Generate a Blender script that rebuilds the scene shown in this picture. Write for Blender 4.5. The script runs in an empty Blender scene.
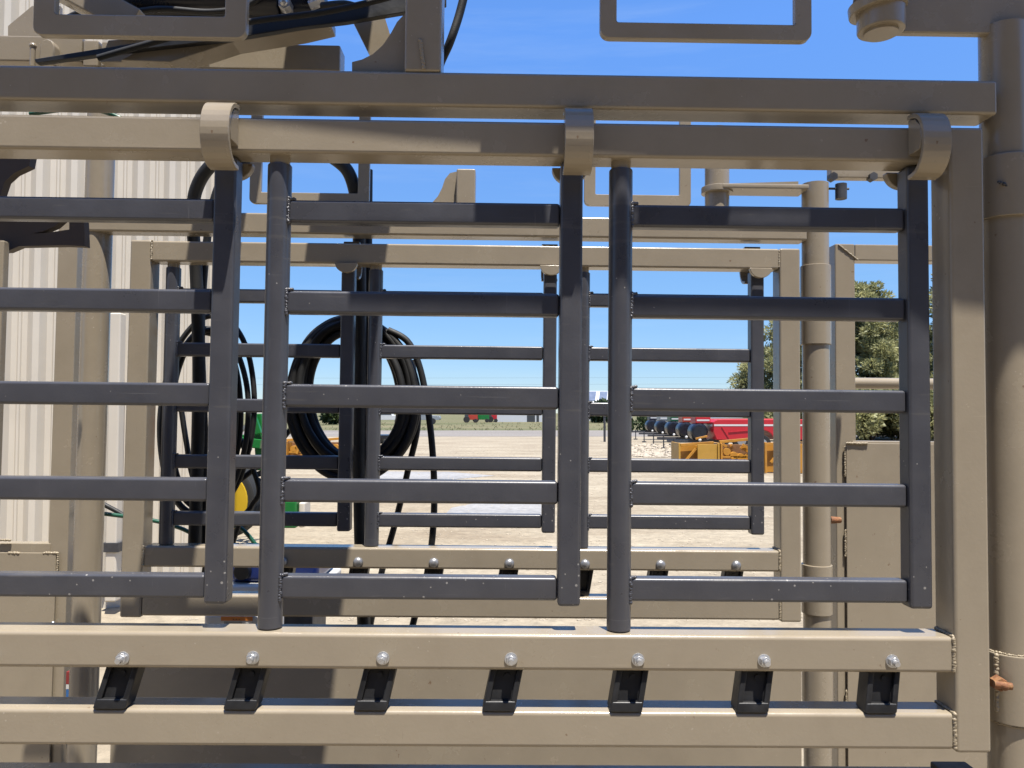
import bpy, bmesh, math, random
from mathutils import Vector, Matrix
random.seed(7)
R = math.radians
PI = math.pi
scene = bpy.context.scene
col = scene.collection

# ------------------------------------------------------------------ camera
F = 769.0
EYE = Vector((0, 0, 1.5))
PITCH = math.atan(29.0 / F)
cam_d = bpy.data.cameras.new('camera')
cam = bpy.data.objects.new('camera', cam_d)
col.objects.link(cam)
cam.location = EYE
cam.rotation_euler = (PI / 2 + PITCH, 0, 0)
cam_d.sensor_width = 36
cam_d.lens = F / 1024 * 36
cam_d.clip_start = 0.05
cam_d.clip_end = 5000
scene.camera = cam

ROLL, YAW = 0.0103, 0.0125          # the chute stands a little out of level and out of square
RCH = Matrix.Rotation(YAW, 3, 'Z') @ Matrix.Rotation(ROLL, 3, 'Y')
MCH = Matrix.Translation(EYE) @ RCH.to_4x4()
RINV = RCH.transposed()


def ray(px, py):
    x, z = (px - 512) / F, (384 - py) / F
    return Vector((x, math.cos(PITCH) - math.sin(PITCH) * z, math.sin(PITCH) + math.cos(PITCH) * z))


def L(px, py, Y):
    """point of the chute's own frame (origin at eye height) lying at depth Y"""
    d = RINV @ ray(px, py)
    return d * (Y / d.y)


def W(px, py, Y):
    d = ray(px, py)
    return EYE + d * (Y / d.y)


def WX(px, Y, py=413):
    return W(px, py, Y).x


def zz(px, py, Y):
    return L(px, py, Y).z


def xx(px, py, Y):
    return L(px, py, Y).x


# ------------------------------------------------------------------ materials
ALB = .6
def mat(name, base, rough=0.5, var=0.0, vscale=6.0, bump=0.0, bscale=200.0, metal=0.0, spec=0.5,
        dirt=None, dscale=3.0, damt=0.0, emit=None, coat=0.0, speck=None, speck_amt=0.0, scratch=None):
    base = tuple(c * ALB for c in base)
    if dirt: dirt = tuple(c * ALB for c in dirt)
    if speck: speck = tuple(c * ALB for c in speck)
    m = bpy.data.materials.new(name)
    m.use_nodes = True
    nt = m.node_tree
    N, K = nt.nodes, nt.links
    b = N['Principled BSDF']
    b.inputs['Roughness'].default_value = rough
    b.inputs['Metallic'].default_value = metal
    b.inputs['Specular IOR Level'].default_value = spec
    b.inputs['Coat Weight'].default_value = coat
    b.inputs['Coat Roughness'].default_value = 0.15
    b.inputs['Base Color'].default_value = (*base, 1)
    tc = N.new('ShaderNodeTexCoord')
    cur = None
    if var > 0:
        n = N.new('ShaderNodeTexNoise')
        n.inputs['Scale'].default_value = vscale
        n.inputs['Detail'].default_value = 6
        n.inputs['Roughness'].default_value = 0.62
        K.new(tc.outputs['Object'], n.inputs['Vector'])
        r = N.new('ShaderNodeValToRGB')
        r.color_ramp.elements[0].position = 0.3
        r.color_ramp.elements[1].position = 0.7
        r.color_ramp.elements[0].color = (*[c * (1 - var) for c in base], 1)
        r.color_ramp.elements[1].color = (*[min(1, c * (1 + var)) for c in base], 1)
        K.new(n.outputs['Fac'], r.inputs['Fac'])
        cur = r.outputs['Color']
        rr = N.new('ShaderNodeMapRange')
        rr.inputs['From Min'].default_value = 0.3
        rr.inputs['From Max'].default_value = 0.7
        rr.inputs['To Min'].default_value = max(0.03, rough - 0.08)
        rr.inputs['To Max'].default_value = min(1, rough + 0.1)
        K.new(n.outputs['Fac'], rr.inputs['Value'])
        K.new(rr.outputs['Result'], b.inputs['Roughness'])
    if dirt is not None:
        n2 = N.new('ShaderNodeTexNoise')
        n2.inputs['Scale'].default_value = dscale
        n2.inputs['Detail'].default_value = 9
        n2.inputs['Roughness'].default_value = 0.7
        K.new(tc.outputs['Object'], n2.inputs['Vector'])
        r2 = N.new('ShaderNodeMapRange')
        r2.inputs['From Min'].default_value = 0.5
        r2.inputs['From Max'].default_value = 0.75
        r2.inputs['To Max'].default_value = damt
        K.new(n2.outputs['Fac'], r2.inputs['Value'])
        mx = N.new('ShaderNodeMixRGB')
        mx.inputs[1].default_value = (*base, 1)
        mx.inputs[2].default_value = (*dirt, 1)
        if cur: K.new(cur, mx.inputs[1])
        K.new(r2.outputs['Result'], mx.inputs['Fac'])
        cur = mx.outputs['Color']
    if speck is not None:
        v = N.new('ShaderNodeTexVoronoi')
        v.inputs['Scale'].default_value = 85
        K.new(tc.outputs['Object'], v.inputs['Vector'])
        n3 = N.new('ShaderNodeTexNoise')
        n3.inputs['Scale'].default_value = 7
        K.new(tc.outputs['Object'], n3.inputs['Vector'])
        lt = N.new('ShaderNodeMath'); lt.operation = 'LESS_THAN'
        mul = N.new('ShaderNodeMapRange')
        mul.inputs['From Min'].default_value = 0.5
        mul.inputs['From Max'].default_value = 0.72
        mul.inputs['To Min'].default_value = 0.0
        mul.inputs['To Max'].default_value = 0.16
        K.new(n3.outputs['Fac'], mul.inputs['Value'])
        K.new(v.outputs['Distance'], lt.inputs[0])
        K.new(mul.outputs['Result'], lt.inputs[1])
        ml = N.new('ShaderNodeMath'); ml.operation = 'MULTIPLY'; ml.inputs[1].default_value = speck_amt
        K.new(lt.outputs[0], ml.inputs[0])
        mx = N.new('ShaderNodeMixRGB')
        mx.inputs[1].default_value = (*base, 1)
        mx.inputs[2].default_value = (*speck, 1)
        if cur: K.new(cur, mx.inputs[1])
        K.new(ml.outputs[0], mx.inputs['Fac'])
        cur = mx.outputs['Color']
    if scratch is not None:
        prev = cur
        for (sc_, thr, amt, colr, seed) in scratch:
            mpp = N.new('ShaderNodeMapping'); mpp.inputs['Scale'].default_value = sc_
            mpp.inputs['Location'].default_value = (seed, seed * .7, seed * 1.3)
            mpp.inputs['Rotation'].default_value = (0, R(6 * seed), 0)
            K.new(tc.outputs['Object'], mpp.inputs['Vector'])
            ns = N.new('ShaderNodeTexNoise'); ns.inputs['Scale'].default_value = 1; ns.inputs['Detail'].default_value = 4
            ns.inputs['Roughness'].default_value = .6
            K.new(mpp.outputs['Vector'], ns.inputs['Vector'])
            mr = N.new('ShaderNodeMapRange')
            mr.inputs['From Min'].default_value = thr; mr.inputs['From Max'].default_value = thr + .035
            mr.inputs['To Max'].default_value = amt
            K.new(ns.outputs['Fac'], mr.inputs['Value'])
            mx = N.new('ShaderNodeMixRGB')
            mx.inputs[1].default_value = (*base, 1)
            mx.inputs[2].default_value = (*[c * ALB for c in colr], 1)
            if prev: K.new(prev, mx.inputs[1])
            K.new(mr.outputs['Result'], mx.inputs['Fac'])
            prev = mx.outputs['Color']
        cur = prev
    if cur: K.new(cur, b.inputs['Base Color'])
    if bump > 0:
        nb = N.new('ShaderNodeTexNoise')
        nb.inputs['Scale'].default_value = bscale
        nb.inputs['Detail'].default_value = 3
        K.new(tc.outputs['Object'], nb.inputs['Vector'])
        bp = N.new('ShaderNodeBump')
        bp.inputs['Strength'].default_value = bump
        bp.inputs['Distance'].default_value = 0.002
        K.new(nb.outputs['Fac'], bp.inputs['Height'])
        K.new(bp.outputs['Normal'], b.inputs['Normal'])
    return m


TAN = mat('tan_paint', (.405, .340, .248), .22, .05, 9, .07, 200, dirt=(.30, .24, .17), dscale=14, damt=.25,
          speck=(.62, .55, .45), speck_amt=.5,
          scratch=[((14, 40, 420), .70, .35, (.58, .50, .38), 1.0), ((420, 40, 16), .705, .3, (.26, .20, .13), 2.0), ((55, 55, 55), .70, .75, (.20, .11, .06), 3.0)])
WELD = mat('painted_weld', (.41, .335, .225), .35, .12, 80, .1, 300)
GREY = mat('charcoal_paint', (.080, .081, .094), .32, .08, 12, .07, 260, dirt=(.14, .13, .12), dscale=16, damt=.22,
           speck=(.45, .43, .4), speck_amt=.75,
           scratch=[((10, 40, 380), .69, .30, (.26, .25, .25), 1.5), ((380, 40, 12), .695, .3, (.24, .23, .23), 2.5), ((5, 9, 60), .62, .18, (.22, .20, .17), 4.0)])
RUBBER = mat('black_rubber', (.012, .012, .013), .45, .2, 30, .1, 200)
HOSE = mat('hose_rubber', (.006, .006, .006), .6, .2, 25, .1, 400)
BLACKP = mat('black_paint', (.012, .013, .02), .3, .2, 14, .05, 200, dirt=(.05, .045, .04), dscale=40, damt=.25)
ZINC = mat('zinc_bolt', (.80, .81, .83), .30, .15, 90, metal=.75)
ZINCD = mat('dull_bolt', (.42, .42, .43), .4, .2, 90, metal=.6)
RUST = mat('rusty_bolt', (.26, .10, .035), .75, .35, 90, .5, 300, dirt=(.5, .3, .12), dscale=120, damt=.8)
SIDING = mat('siding_paint', (.80, .725, .60), .45, .04, 1.2, 0, dirt=(.52, .47, .38), dscale=.8, damt=.3)
WHITE = mat('white_paint', (.78, .77, .74), .4, .04, 3)
GREENHOSE = mat('green_hose', (.01, .10, .055), .35, .1, 20)
REDP = mat('red_paint', (.60, .012, .022), .45, .06, 2, coat=.05)
DARKRED = mat('orange_red_paint', (.55, .06, .03), .35, .1, 2)
GREENP = mat('green_paint', (.012, .20, .035), .35, .1, 3)
DKGREEN = mat('dark_green_paint', (.01, .11, .05), .35, .1, 3)
SILVER = mat('silver_paint', (.42, .44, .46), .3, .1, 3, metal=.3)
NAVY = mat('navy_paint', (.02, .025, .06), .35, .1, 3)
YELLOW = mat('yellow_paint', (.75, .48, .02), .4, .08, 5)
ORANGE = mat('orange_paint', (.66, .30, .03), .45, .12, 3, dirt=(.30, .13, .04), dscale=4, damt=.7)
AMBER = mat('amber_paint', (.62, .34, .045), .5, .12, 3, dirt=(.40, .22, .06), dscale=3, damt=.6)
RUSTD = mat('rusty_plate', (.30, .14, .05), .7, .3, 4)
TYRE = mat('tyre_rubber', (.018, .018, .018), .8)
STEELD = mat('dark_steel', (.06, .06, .065), .5, .3, 20)
BLUE = mat('blue_plastic', (.012, .03, .16), .35, .15, 8)
WARN = mat('orange_label', (.80, .25, .04), .5)
INK = mat('label_ink', (.03, .03, .03), .6)
DECAL_R = mat('red_decal', (.30, .03, .03), .5)
DECAL_B = mat('blue_decal', (.03, .16, .45), .5)
BARK = mat('pine_bark', (.10, .07, .05), .9, .3, 6)
GLASSB = mat('blue_solar_glass', (.15, .19, .28), .4, .15, 1)
DOORDK = mat('dark_doorway', (.05, .055, .06), .6)
SHADE_BROWN = mat('shade_brown', (.085, .058, .038), .6, .15, 8)  # overhead shade on the throat plates put into their colour
BLOCKERM = mat('blocker_siding', (.27, .205, .14), .6, .1, 1)
ROOFW = mat('white_metal_roof', (.74, .75, .76), .4)


def leaf_mat(name, dark, light, scale):
    m = bpy.data.materials.new(name)
    m.use_nodes = True
    N, K = m.node_tree.nodes, m.node_tree.links
    b = N['Principled BSDF']
    b.inputs['Roughness'].default_value = .6
    tc = N.new('ShaderNodeTexCoord')
    n = N.new('ShaderNodeTexNoise'); n.inputs['Scale'].default_value = scale; n.inputs['Detail'].default_value = 4
    K.new(tc.outputs['Object'], n.inputs['Vector'])
    r = N.new('ShaderNodeValToRGB')
    r.color_ramp.elements[0].position = .35; r.color_ramp.elements[1].position = .68
    r.color_ramp.elements[0].color = (*[c * ALB for c in dark], 1); r.color_ramp.elements[1].color = (*[c * ALB for c in light], 1)
    K.new(n.outputs['Fac'], r.inputs['Fac'])
    K.new(r.outputs['Color'], b.inputs['Base Color'])
    tr = N.new('ShaderNodeBsdfTranslucent')
    K.new(r.outputs['Color'], tr.inputs['Color'])
    mx = N.new('ShaderNodeMixShader'); mx.inputs[0].default_value = .42
    K.new(b.outputs[0], mx.inputs[1]); K.new(tr.outputs[0], mx.inputs[2])
    K.new(mx.outputs[0], N['Material Output'].inputs['Surface'])
    return m


NEEDLE = leaf_mat('pine_needles', (.30, .31, .135), (.62, .60, .29), 1.3)
WEED = leaf_mat('dry_weeds', (.14, .15, .06), (.26, .23, .11), .3)
SHRUB = leaf_mat('shrub_leaves', (.05, .085, .03), (.11, .15, .05), .5)


def ground_mat(name, cols, scales, bump=.5, bscale=30, bdist=.02, rough=.95):
    """two tone noise with a fine grain on top"""
    m = bpy.data.materials.new(name)
    m.use_nodes = True
    N, K = m.node_tree.nodes, m.node_tree.links
    b = N['Principled BSDF']; b.inputs['Roughness'].default_value = rough
    b.inputs['Specular IOR Level'].default_value = .2
    tc = N.new('ShaderNodeTexCoord')
    mp = N.new('ShaderNodeMapping')
    mp.inputs['Scale'].default_value = (.45, 1, 1)
    K.new(tc.outputs['Object'], mp.inputs['Vector'])
    n1 = N.new('ShaderNodeTexNoise'); n1.inputs['Scale'].default_value = scales[0]; n1.inputs['Detail'].default_value = 8
    n1.inputs['Roughness'].default_value = .6
    n2 = N.new('ShaderNodeTexNoise'); n2.inputs['Scale'].default_value = scales[1]; n2.inputs['Detail'].default_value = 6
    n2.inputs['Roughness'].default_value = .75
    K.new(mp.outputs['Vector'], n1.inputs['Vector']); K.new(tc.outputs['Object'], n2.inputs['Vector'])
    r = N.new('ShaderNodeValToRGB')
    e = r.color_ramp.elements
    e[0].position = .32; e[0].color = (*[c * ALB for c in cols[0]], 1)
    e[1].position = .66; e[1].color = (*[c * ALB for c in cols[1]], 1)
    K.new(n1.outputs['Fac'], r.inputs['Fac'])
    g = N.new('ShaderNodeMapRange')
    g.inputs['From Min'].default_value = .25; g.inputs['From Max'].default_value = .75
    g.inputs['To Min'].default_value = .64; g.inputs['To Max'].default_value = 1.28
    K.new(n2.outputs['Fac'], g.inputs['Value'])
    mu = N.new('ShaderNodeMixRGB'); mu.blend_type = 'MULTIPLY'; mu.inputs['Fac'].default_value = 1
    K.new(r.outputs['Color'], mu.inputs[1]); K.new(g.outputs['Result'], mu.inputs[2])
    K.new(mu.outputs['Color'], b.inputs['Base Color'])
    nb = N.new('ShaderNodeTexNoise'); nb.inputs['Scale'].default_value = bscale; nb.inputs['Detail'].default_value = 5
    K.new(tc.outputs['Object'], nb.inputs['Vector'])
    bp = N.new('ShaderNodeBump'); bp.inputs['Strength'].default_value = bump; bp.inputs['Distance'].default_value = bdist
    K.new(nb.outputs['Fac'], bp.inputs['Height']); K.new(bp.outputs['Normal'], b.inputs['Normal'])
    return m


GRAVEL = ground_mat('pale_gravel', ((.33, .268, .19), (.49, .425, .315)), (.9, 8), .5, 34, .02)
GRASS = ground_mat('dry_field_grass', ((.13, .145, .065), (.25, .215, .12)), (.08, 1.5), .5, 3, .1)
ASPHALT = ground_mat('worn_road', ((.24, .22, .20), (.33, .30, .27)), (.12, 6), .2, 20, .01)
CONCRETE = ground_mat('grey_concrete', ((.33, .33, .335), (.43, .425, .42)), (.5, 8), .2, 30, .005)
STONE = mat('loose_stone', (.50, .43, .33), .95, .25, 3)


# ------------------------------------------------------------------ mesh helpers
class MB:
    def __init__(self):
        self.bm = bmesh.new()

    def box(self, lo, hi, bev=.003, seg=2, rot=None):
        lo, hi = Vector(lo), Vector(hi)
        c = (lo + hi) / 2; s = hi - lo
        t = bmesh.new()
        bmesh.ops.create_cube(t, size=1)
        for v in t.verts: v.co = Vector((v.co.x * s.x, v.co.y * s.y, v.co.z * s.z))
        if bev > 0:
            bmesh.ops.bevel(t, geom=t.edges[:], offset=min(bev, .45 * min(s)), segments=seg, profile=.5, affect='EDGES')
        M = Matrix.Translation(c)
        if rot: M = M @ rot
        t.transform(M)
        self._merge(t)
        return self

    def _merge(self, t):
        me = bpy.data.meshes.new('t')
        t.to_mesh(me); t.free()
        self.bm.from_mesh(me)
        bpy.data.meshes.remove(me)

    def bar(self, a, b, w, h, bev=.003, up=(0, 0, 1)):
        """rectangular bar from a to b: w across, h along up"""
        a, b = Vector(a), Vector(b)
        d = (b - a); ln = d.length; d.normalize()
        u = Vector(up); s = d.cross(u).normalized(); u = s.cross(d).normalized()
        rot = Matrix((d, s, u)).transposed().to_4x4()
        t = bmesh.new(); bmesh.ops.create_cube(t, size=1)
        for v in t.verts: v.co = Vector((v.co.x * ln, v.co.y * w, v.co.z * h))
        if bev > 0: bmesh.ops.bevel(t, geom=t.edges[:], offset=min(bev, .45 * min(w, h, ln)), segments=2, profile=.5, affect='EDGES')
        t.transform(Matrix.Translation((a + b) / 2) @ rot)
        self._merge(t)
        return self

    def cyl(self, a, b, r0, r1=None, seg=28, bev=0):
        a, b = Vector(a), Vector(b)
        r1 = r0 if r1 is None else r1
        d = b - a
        t = bmesh.new()
        bmesh.ops.create_cone(t, cap_ends=True, segments=seg, radius1=r0, radius2=r1, depth=d.length)
        if bev > 0:
            ed = [e for e in t.edges if len(e.link_faces) == 2 and any(len(f.verts) > 4 for f in e.link_faces)]
            bmesh.ops.bevel(t, geom=ed, offset=bev, segments=2, profile=.5, affect='EDGES')
        q = Vector((0, 0, 1)).rotation_difference(d.normalized()).to_matrix().to_4x4()
        t.transform(Matrix.Translation((a + b) / 2) @ q)
        self._merge(t)
        return self

    def prism(self, pts, axis='y', a=0, b=.01, bev=0):
        """pts: 2-D outline (x,z) for axis y, (y,z) for axis x, (x,y) for axis z"""
        t = bmesh.new()
        def mk(p, k):
            if axis == 'y': return Vector((p[0], k, p[1]))
            if axis == 'x': return Vector((k, p[0], p[1]))
            return Vector((p[0], p[1], k))
        v0 = [t.verts.new(mk(p, a)) for p in pts]
        v1 = [t.verts.new(mk(p, b)) for p in pts]
        n = len(pts)
        f0 = t.faces.new(v0); f1 = t.faces.new(list(reversed(v1)))
        for i in range(n):
            t.faces.new((v0[i], v0[(i + 1) % n], v1[(i + 1) % n], v1[i]))
        bmesh.ops.recalc_face_normals(t, faces=t.faces[:])
        if bev > 0:
            bmesh.ops.bevel(t, geom=t.edges[:], offset=bev, segments=1, profile=.5, affect='EDGES')
        bmesh.ops.triangulate(t, faces=[f for f in t.faces if len(f.verts) > 4])
        self._merge(t)
        return self

    def tube(self, pts, r, seg=10, sub=8, closed=False):
        P = [Vector(p) for p in pts]
        Q = []
        n = len(P)
        rng = n if closed else n - 1
        for i in range(rng):
            g = lambda k: P[k % n] if closed else P[max(0, min(n - 1, k))]
            p0, p1, p2, p3 = g(i - 1), g(i), g(i + 1), g(i + 2)
            for s in range(sub):
                t = s / sub
                Q.append(.5 * ((2 * p1) + (p2 - p0) * t + (2 * p0 - 5 * p1 + 4 * p2 - p3) * t * t + (3 * p1 - p0 - 3 * p2 + p3) * t ** 3))
        if not closed: Q.append(P[-1])
        t = bmesh.new()
        rings = []
        m = len(Q)
        up = Vector((0, 1, .01))
        for i in range(m):
            d = (Q[(i + 1) % m] - Q[i - 1]) if closed else (Q[min(m - 1, i + 1)] - Q[max(0, i - 1)])
            d.normalize()
            s = d.cross(up)
            if s.length < .05: s = d.cross(Vector((1, 0, 0)))
            s.normalize(); u = s.cross(d).normalized()
            rings.append([t.verts.new(Q[i] + (s * math.cos(2 * PI * k / seg) + u * math.sin(2 * PI * k / seg)) * r) for k in range(seg)])
        for i in range(m if closed else m - 1):
            A, B = rings[i], rings[(i + 1) % m]
            for k in range(seg):
                t.faces.new((A[k], A[(k + 1) % seg], B[(k + 1) % seg], B[k]))
        if not closed:
            t.faces.new(rings[0]); t.faces.new(list(reversed(rings[-1])))
        bmesh.ops.recalc_face_normals(t, faces=t.faces[:])
        self._merge(t)
        return self

    def bead(self, a, b, r=.0032, step=.0042, jit=.0012):
        a, b = Vector(a), Vector(b)
        step *= .34; jit *= .5; r *= .78
        n = max(2, int((b - a).length / step))
        for i in range(n + 1):
            p = a.lerp(b, i / n) + Vector((random.uniform(-jit, jit), random.uniform(-jit, jit) * .4, random.uniform(-jit, jit)))
            t = bmesh.new()
            bmesh.ops.create_icosphere(t, subdivisions=2, radius=r * random.uniform(.8, 1.12))
            t.transform(Matrix.Translation(p))
            self._merge(t)
        return self

    def ball(self, c, r, sx=1, sy=1, sz=1, sub=3):
        t = bmesh.new()
        bmesh.ops.create_icosphere(t, subdivisions=sub, radius=r)
        t.transform(Matrix.Translation(Vector(c)) @ Matrix.Diagonal((sx, sy, sz, 1)))
        self._merge(t)
        return self

    def build(self, name, m, parent=None, base=(0, 0, 0), chute=False, smooth=True):
        base = Vector(base)
        if parent is not None:
            base = Vector(parent['_base'])
        self.bm.transform(Matrix.Translation(-base))
        me = bpy.data.meshes.new(name)
        self.bm.to_mesh(me); self.bm.free()
        me.materials.append(m)
        o = bpy.data.objects.new(name, me)
        col.objects.link(o)
        if smooth:
            for p in me.polygons: p.use_smooth = True
            me.set_sharp_from_angle(angle=R(38))
            wn = o.modifiers.new('wn', 'WEIGHTED_NORMAL'); wn.keep_sharp = True; wn.weight = 80
        if parent is not None:
            o.parent = parent
        else:
            o.matrix_world = (MCH @ Matrix.Translation(base)) if chute else Matrix.Translation(base)
        o['_base'] = tuple(base)
        return o


def tag(o, label, cat, group=None, kind=None):
    if label: o['label'] = label
    if cat: o['category'] = cat
    if group: o['group'] = group
    if kind: o['kind'] = kind
    return o


def thing(name, base, label, cat, group=None, chute=False):
    o = bpy.data.objects.new(name, None)
    o.empty_display_size = .1
    col.objects.link(o)
    o.matrix_world = (MCH @ Matrix.Translation(Vector(base))) if chute else Matrix.Translation(Vector(base))
    o['_base'] = tuple(base)
    return tag(o, label, cat, group)


def copy_tree(o, parent=None):
    c = o.copy(); col.objects.link(c)
    if parent is not None: c.parent = parent
    for ch in list(o.children): copy_tree(ch, c)
    return c


# ================================================================== SETTING
def sheet(name, x0, x1, y0, y1, z, m):
    b = bmesh.new()
    vs = [b.verts.new(p) for p in ((x0, y0, z), (x1, y0, z), (x1, y1, z), (x0, y1, z))]
    b.faces.new(vs)
    me = bpy.data.meshes.new(name); b.to_mesh(me); b.free(); me.materials.append(m)
    o = bpy.data.objects.new(name, me); col.objects.link(o)
    o['kind'] = 'structure'
    return o


sheet('ground', -2500, 2500, -60, 4000, 0, GRASS)
sheet('gravel_yard', -120, 160, -50, 49, .004, GRAVEL)
sheet('road', -400, 400, 49, 66, .008, ASPHALT)
def patch(name, pts, z, m):
    b = bmesh.new(); b.faces.new([b.verts.new((x, y, z)) for x, y in pts])
    me = bpy.data.meshes.new(name); b.to_mesh(me); b.free(); me.materials.append(m)
    o = bpy.data.objects.new(name, me); col.objects.link(o); o['kind'] = 'structure'
    return o
patch('concrete_apron', [(-1.0, 11.2), (-.2, 11.0), (.55, 11.3), (.50, 12.6), (.1, 13.3), (-.5, 13.0), (-.95, 12.2)], .008, CONCRETE)
patch('concrete_strip', [(-3.6, 17.6), (-1.3, 17.4), (-.4, 18.4), (-1.6, 19.6), (-3.9, 19.8)], .008, CONCRETE)

# ================================================================== THE CHUTE
T2 = .0508
YN, YF = 1.10, 1.87                      # front faces of the near and far side frames
# heights of the members, read at the near side
z_beam_t = zz(512, 72.5, YN)
z_beam_b = z_beam_t - T2
z_rail_t = zz(512, 121, YN)
z_rail_b = z_rail_t - T2
z_lr1_t = zz(512, 634.5, YN)
z_lr1_b = z_lr1_t - T2
z_lr2_t = zz(512, 711.5, YN)
z_lr2_b = z_lr2_t - T2
x_post0, x_post1 = xx(951, 300, YN), xx(951, 300, YN) + T2
z_post_b = zz(975, 754, YN)
GROUNDZ = -1.47
SUN = Vector((.13, -.27, 1.0))           # towards the sun

# ---- main frame (one welded machine)
chute = thing('squeeze_chute', (0, 1.5, GROUNDZ), 'tan painted steel cattle squeeze chute frame of square beams and round corner pipes', 'cattle chute', chute=True)
x_pipe = xx(1004, 300, 1.15)
R_PIPE = .0325
MB().box((-1.06, YN, z_beam_b), (xx(998, 98, YN), YN + T2, z_beam_t), .005, 3).build('top_beam', TAN, chute)
yfb = YF + .004
zfb = zz(512, 215.5, YF)
MB().box((-1.03, yfb, zfb - T2), (x_pipe - .01, yfb + T2, zfb), .005, 3).build('top_beam', TAN, chute)
yp_n, yp_f = YN + .045, YF + .04
xfp = xx(816, 400, yp_f)
xfl = xx(93, 400, yp_f)
z_arm = zz(940, 23, 1.13)
for (x, y, top) in ((x_pipe, yp_n, z_arm), (xfp, yp_f, z_arm - .01), (xfl, yp_f, .75), (-1.06, yp_n, .75)):
    MB().cyl((x, y, GROUNDZ), (x, y, top), R_PIPE, seg=40).build('corner_pipe', TAN, chute)
# welded collars on the pipes (the far ones stay with the frame)
MB().cyl((xfp, yp_f, zz(815, 345, yp_f)), (xfp, yp_f, zz(815, 266, yp_f)), R_PIPE + .004, seg=40, bev=.002).build('pipe_sleeve', TAN, chute)
MB().cyl((xfp, yp_f, zz(815, 613, yp_f)), (xfp, yp_f, zz(815, 564, yp_f)), R_PIPE + .004, seg=40, bev=.002).build('pipe_sleeve', TAN, chute)
MB().cyl((xfp, yp_f, zz(815, 702, yp_f)), (xfp, yp_f, zz(815, 640, yp_f)), R_PIPE + .004, seg=40, bev=.002).build('pipe_sleeve', TAN, chute)
b = MB().cyl((x_pipe, yp_n, zz(1006, 218, 1.13)), (x_pipe, yp_n, zz(1006, 156, 1.13)), R_PIPE + .005, seg=40, bev=.002)
b.build('pipe_sleeve', TAN, chute)
b = MB().cyl((x_pipe, yp_n, zz(1006, 722, 1.13)), (x_pipe, yp_n, zz(1006, 653, 1.13)), R_PIPE + .005, seg=40, bev=.002)
b.build('pipe_sleeve', TAN, chute)
# welds and the rusty set bolt on the near pipe
for (py, zo) in ((653, .001), (722, -.001)):
    z = zz(1006, py, 1.13)
    b = MB()
    for k in range(46):
        a = PI + PI * k / 45
        p = Vector((x_pipe + math.cos(a) * (R_PIPE + .0015), yp_n + math.sin(a) * (R_PIPE + .0015), z + zo + random.uniform(-.0006, .0006)))
        b.ball(p, random.uniform(.0012, .0024), sub=2)
    b.build('weld_bead', WELD, chute)
MB().bead((x_pipe - R_PIPE - .006, YN + .02, zz(990, 660, YN)), (x_pipe - R_PIPE - .006, YN + .02, zz(990, 715, YN)), .004, .005).build('weld_bead', WELD, chute)
pb = L(1000, 684, 1.108)
b = MB().cyl(pb + Vector((0, .01, 0)), pb + Vector((0, -.004, 0)), .011, .010, 6, .002).cyl(pb + Vector((-.012, -.004, .001)), pb + Vector((.012, -.007, -.001)), .0055, .005, 12)
b.ball(pb + Vector((.003, -.006, -.001)), .0065, sub=2)
b.build('set_bolt', RUST, chute)
pb = L(1003, 184, 1.112)
MB().bead(pb + Vector((-.006, 0, .002)), pb + Vector((.02, .004, -.004)), .003, .005, .003).build('weld_spatter', STEELD, chute)
# swing arm and pin at the near right top corner, and its far twin
def arm_set(Y, yb, px0, px1, pyb, ppx, ppy, rp, zs):
    za = zz((px0 + px1) / 2, pyb, Y)
    x0, x1 = xx(px0, pyb, Y), xx(px1, pyb, Y)
    MB().prism([(x0, za), (x1, za), (x1, za + zs), (x0, za + zs * .85)], 'y', Y + .03, Y + .044, .002).build('swing_arm', TAN, chute)
    c = L(ppx, ppy, Y + .02)
    g = MB().cyl(c, c + Vector((.0, 0, .052)), rp, seg=36, bev=.003)
    g.cyl(c + Vector((0, 0, -.004)), c + Vector((0, 0, .001)), rp * .72, seg=30)
    g.build('pivot_pin', TAN, chute)
    MB().cyl(c + Vector((-.004, 0, .03)), c + Vector((-.006, 0, .045)), rp * 1.22, seg=36, bev=.002).cyl(c + Vector((-.006, 0, .05)), c + Vector((-.008, 0, .25)), rp * .98, seg=36).build('pivot_collar', TAN, chute)
arm_set(1.10, 1.15, 893, 1040, 23, 881, 32, .0335, .075)
# far swing arm: flat plate with a round tube through it and bolts
zpl = zz(760, 193, 1.9)
MB().box((xx(718, 193, 1.9), 1.86, zpl), (xx(803, 193, 1.9), 1.93, zpl + .012), .003).prism(
    [(xx(729, 190, 1.9), zpl + .012), (xx(800, 190, 1.9), zpl + .012), (xx(800, 190, 1.9), zpl + .034), (xx(729, 190, 1.9), zpl + .026)], 'y', 1.91, 1.92).build('swing_arm', TAN, chute)
cx = xx(717, 185, 1.9)
MB().cyl((cx, 1.9, zpl + .012), (cx, 1.9, zpl + .16), .030, seg=32).build('pivot_collar', TAN, chute)
MB().cyl((cx, 1.9, zpl - .004), (cx, 1.9, zpl + .012), .039, seg=32, bev=.002).cyl((cx, 1.9, zpl - .05), (cx, 1.9, zpl - .004), .030, seg=32).build('pivot_pin', TAN, chute)
zpl2 = zz(850, 180, 1.92)
MB().box((xx(828, 180, 1.92), 1.9, zpl2), (xx(900, 180, 1.92), 1.93, zpl2 + .03), .003).build('bracket_plate', TAN, chute)
for px in (834, 874):
    c = L(px, 176, 1.89); MB().cyl(c, c + Vector((0, .02, 0)), .011, seg=6).build('bolt', STEELD, chute)
c = L(841, 188, 1.9)
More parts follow.
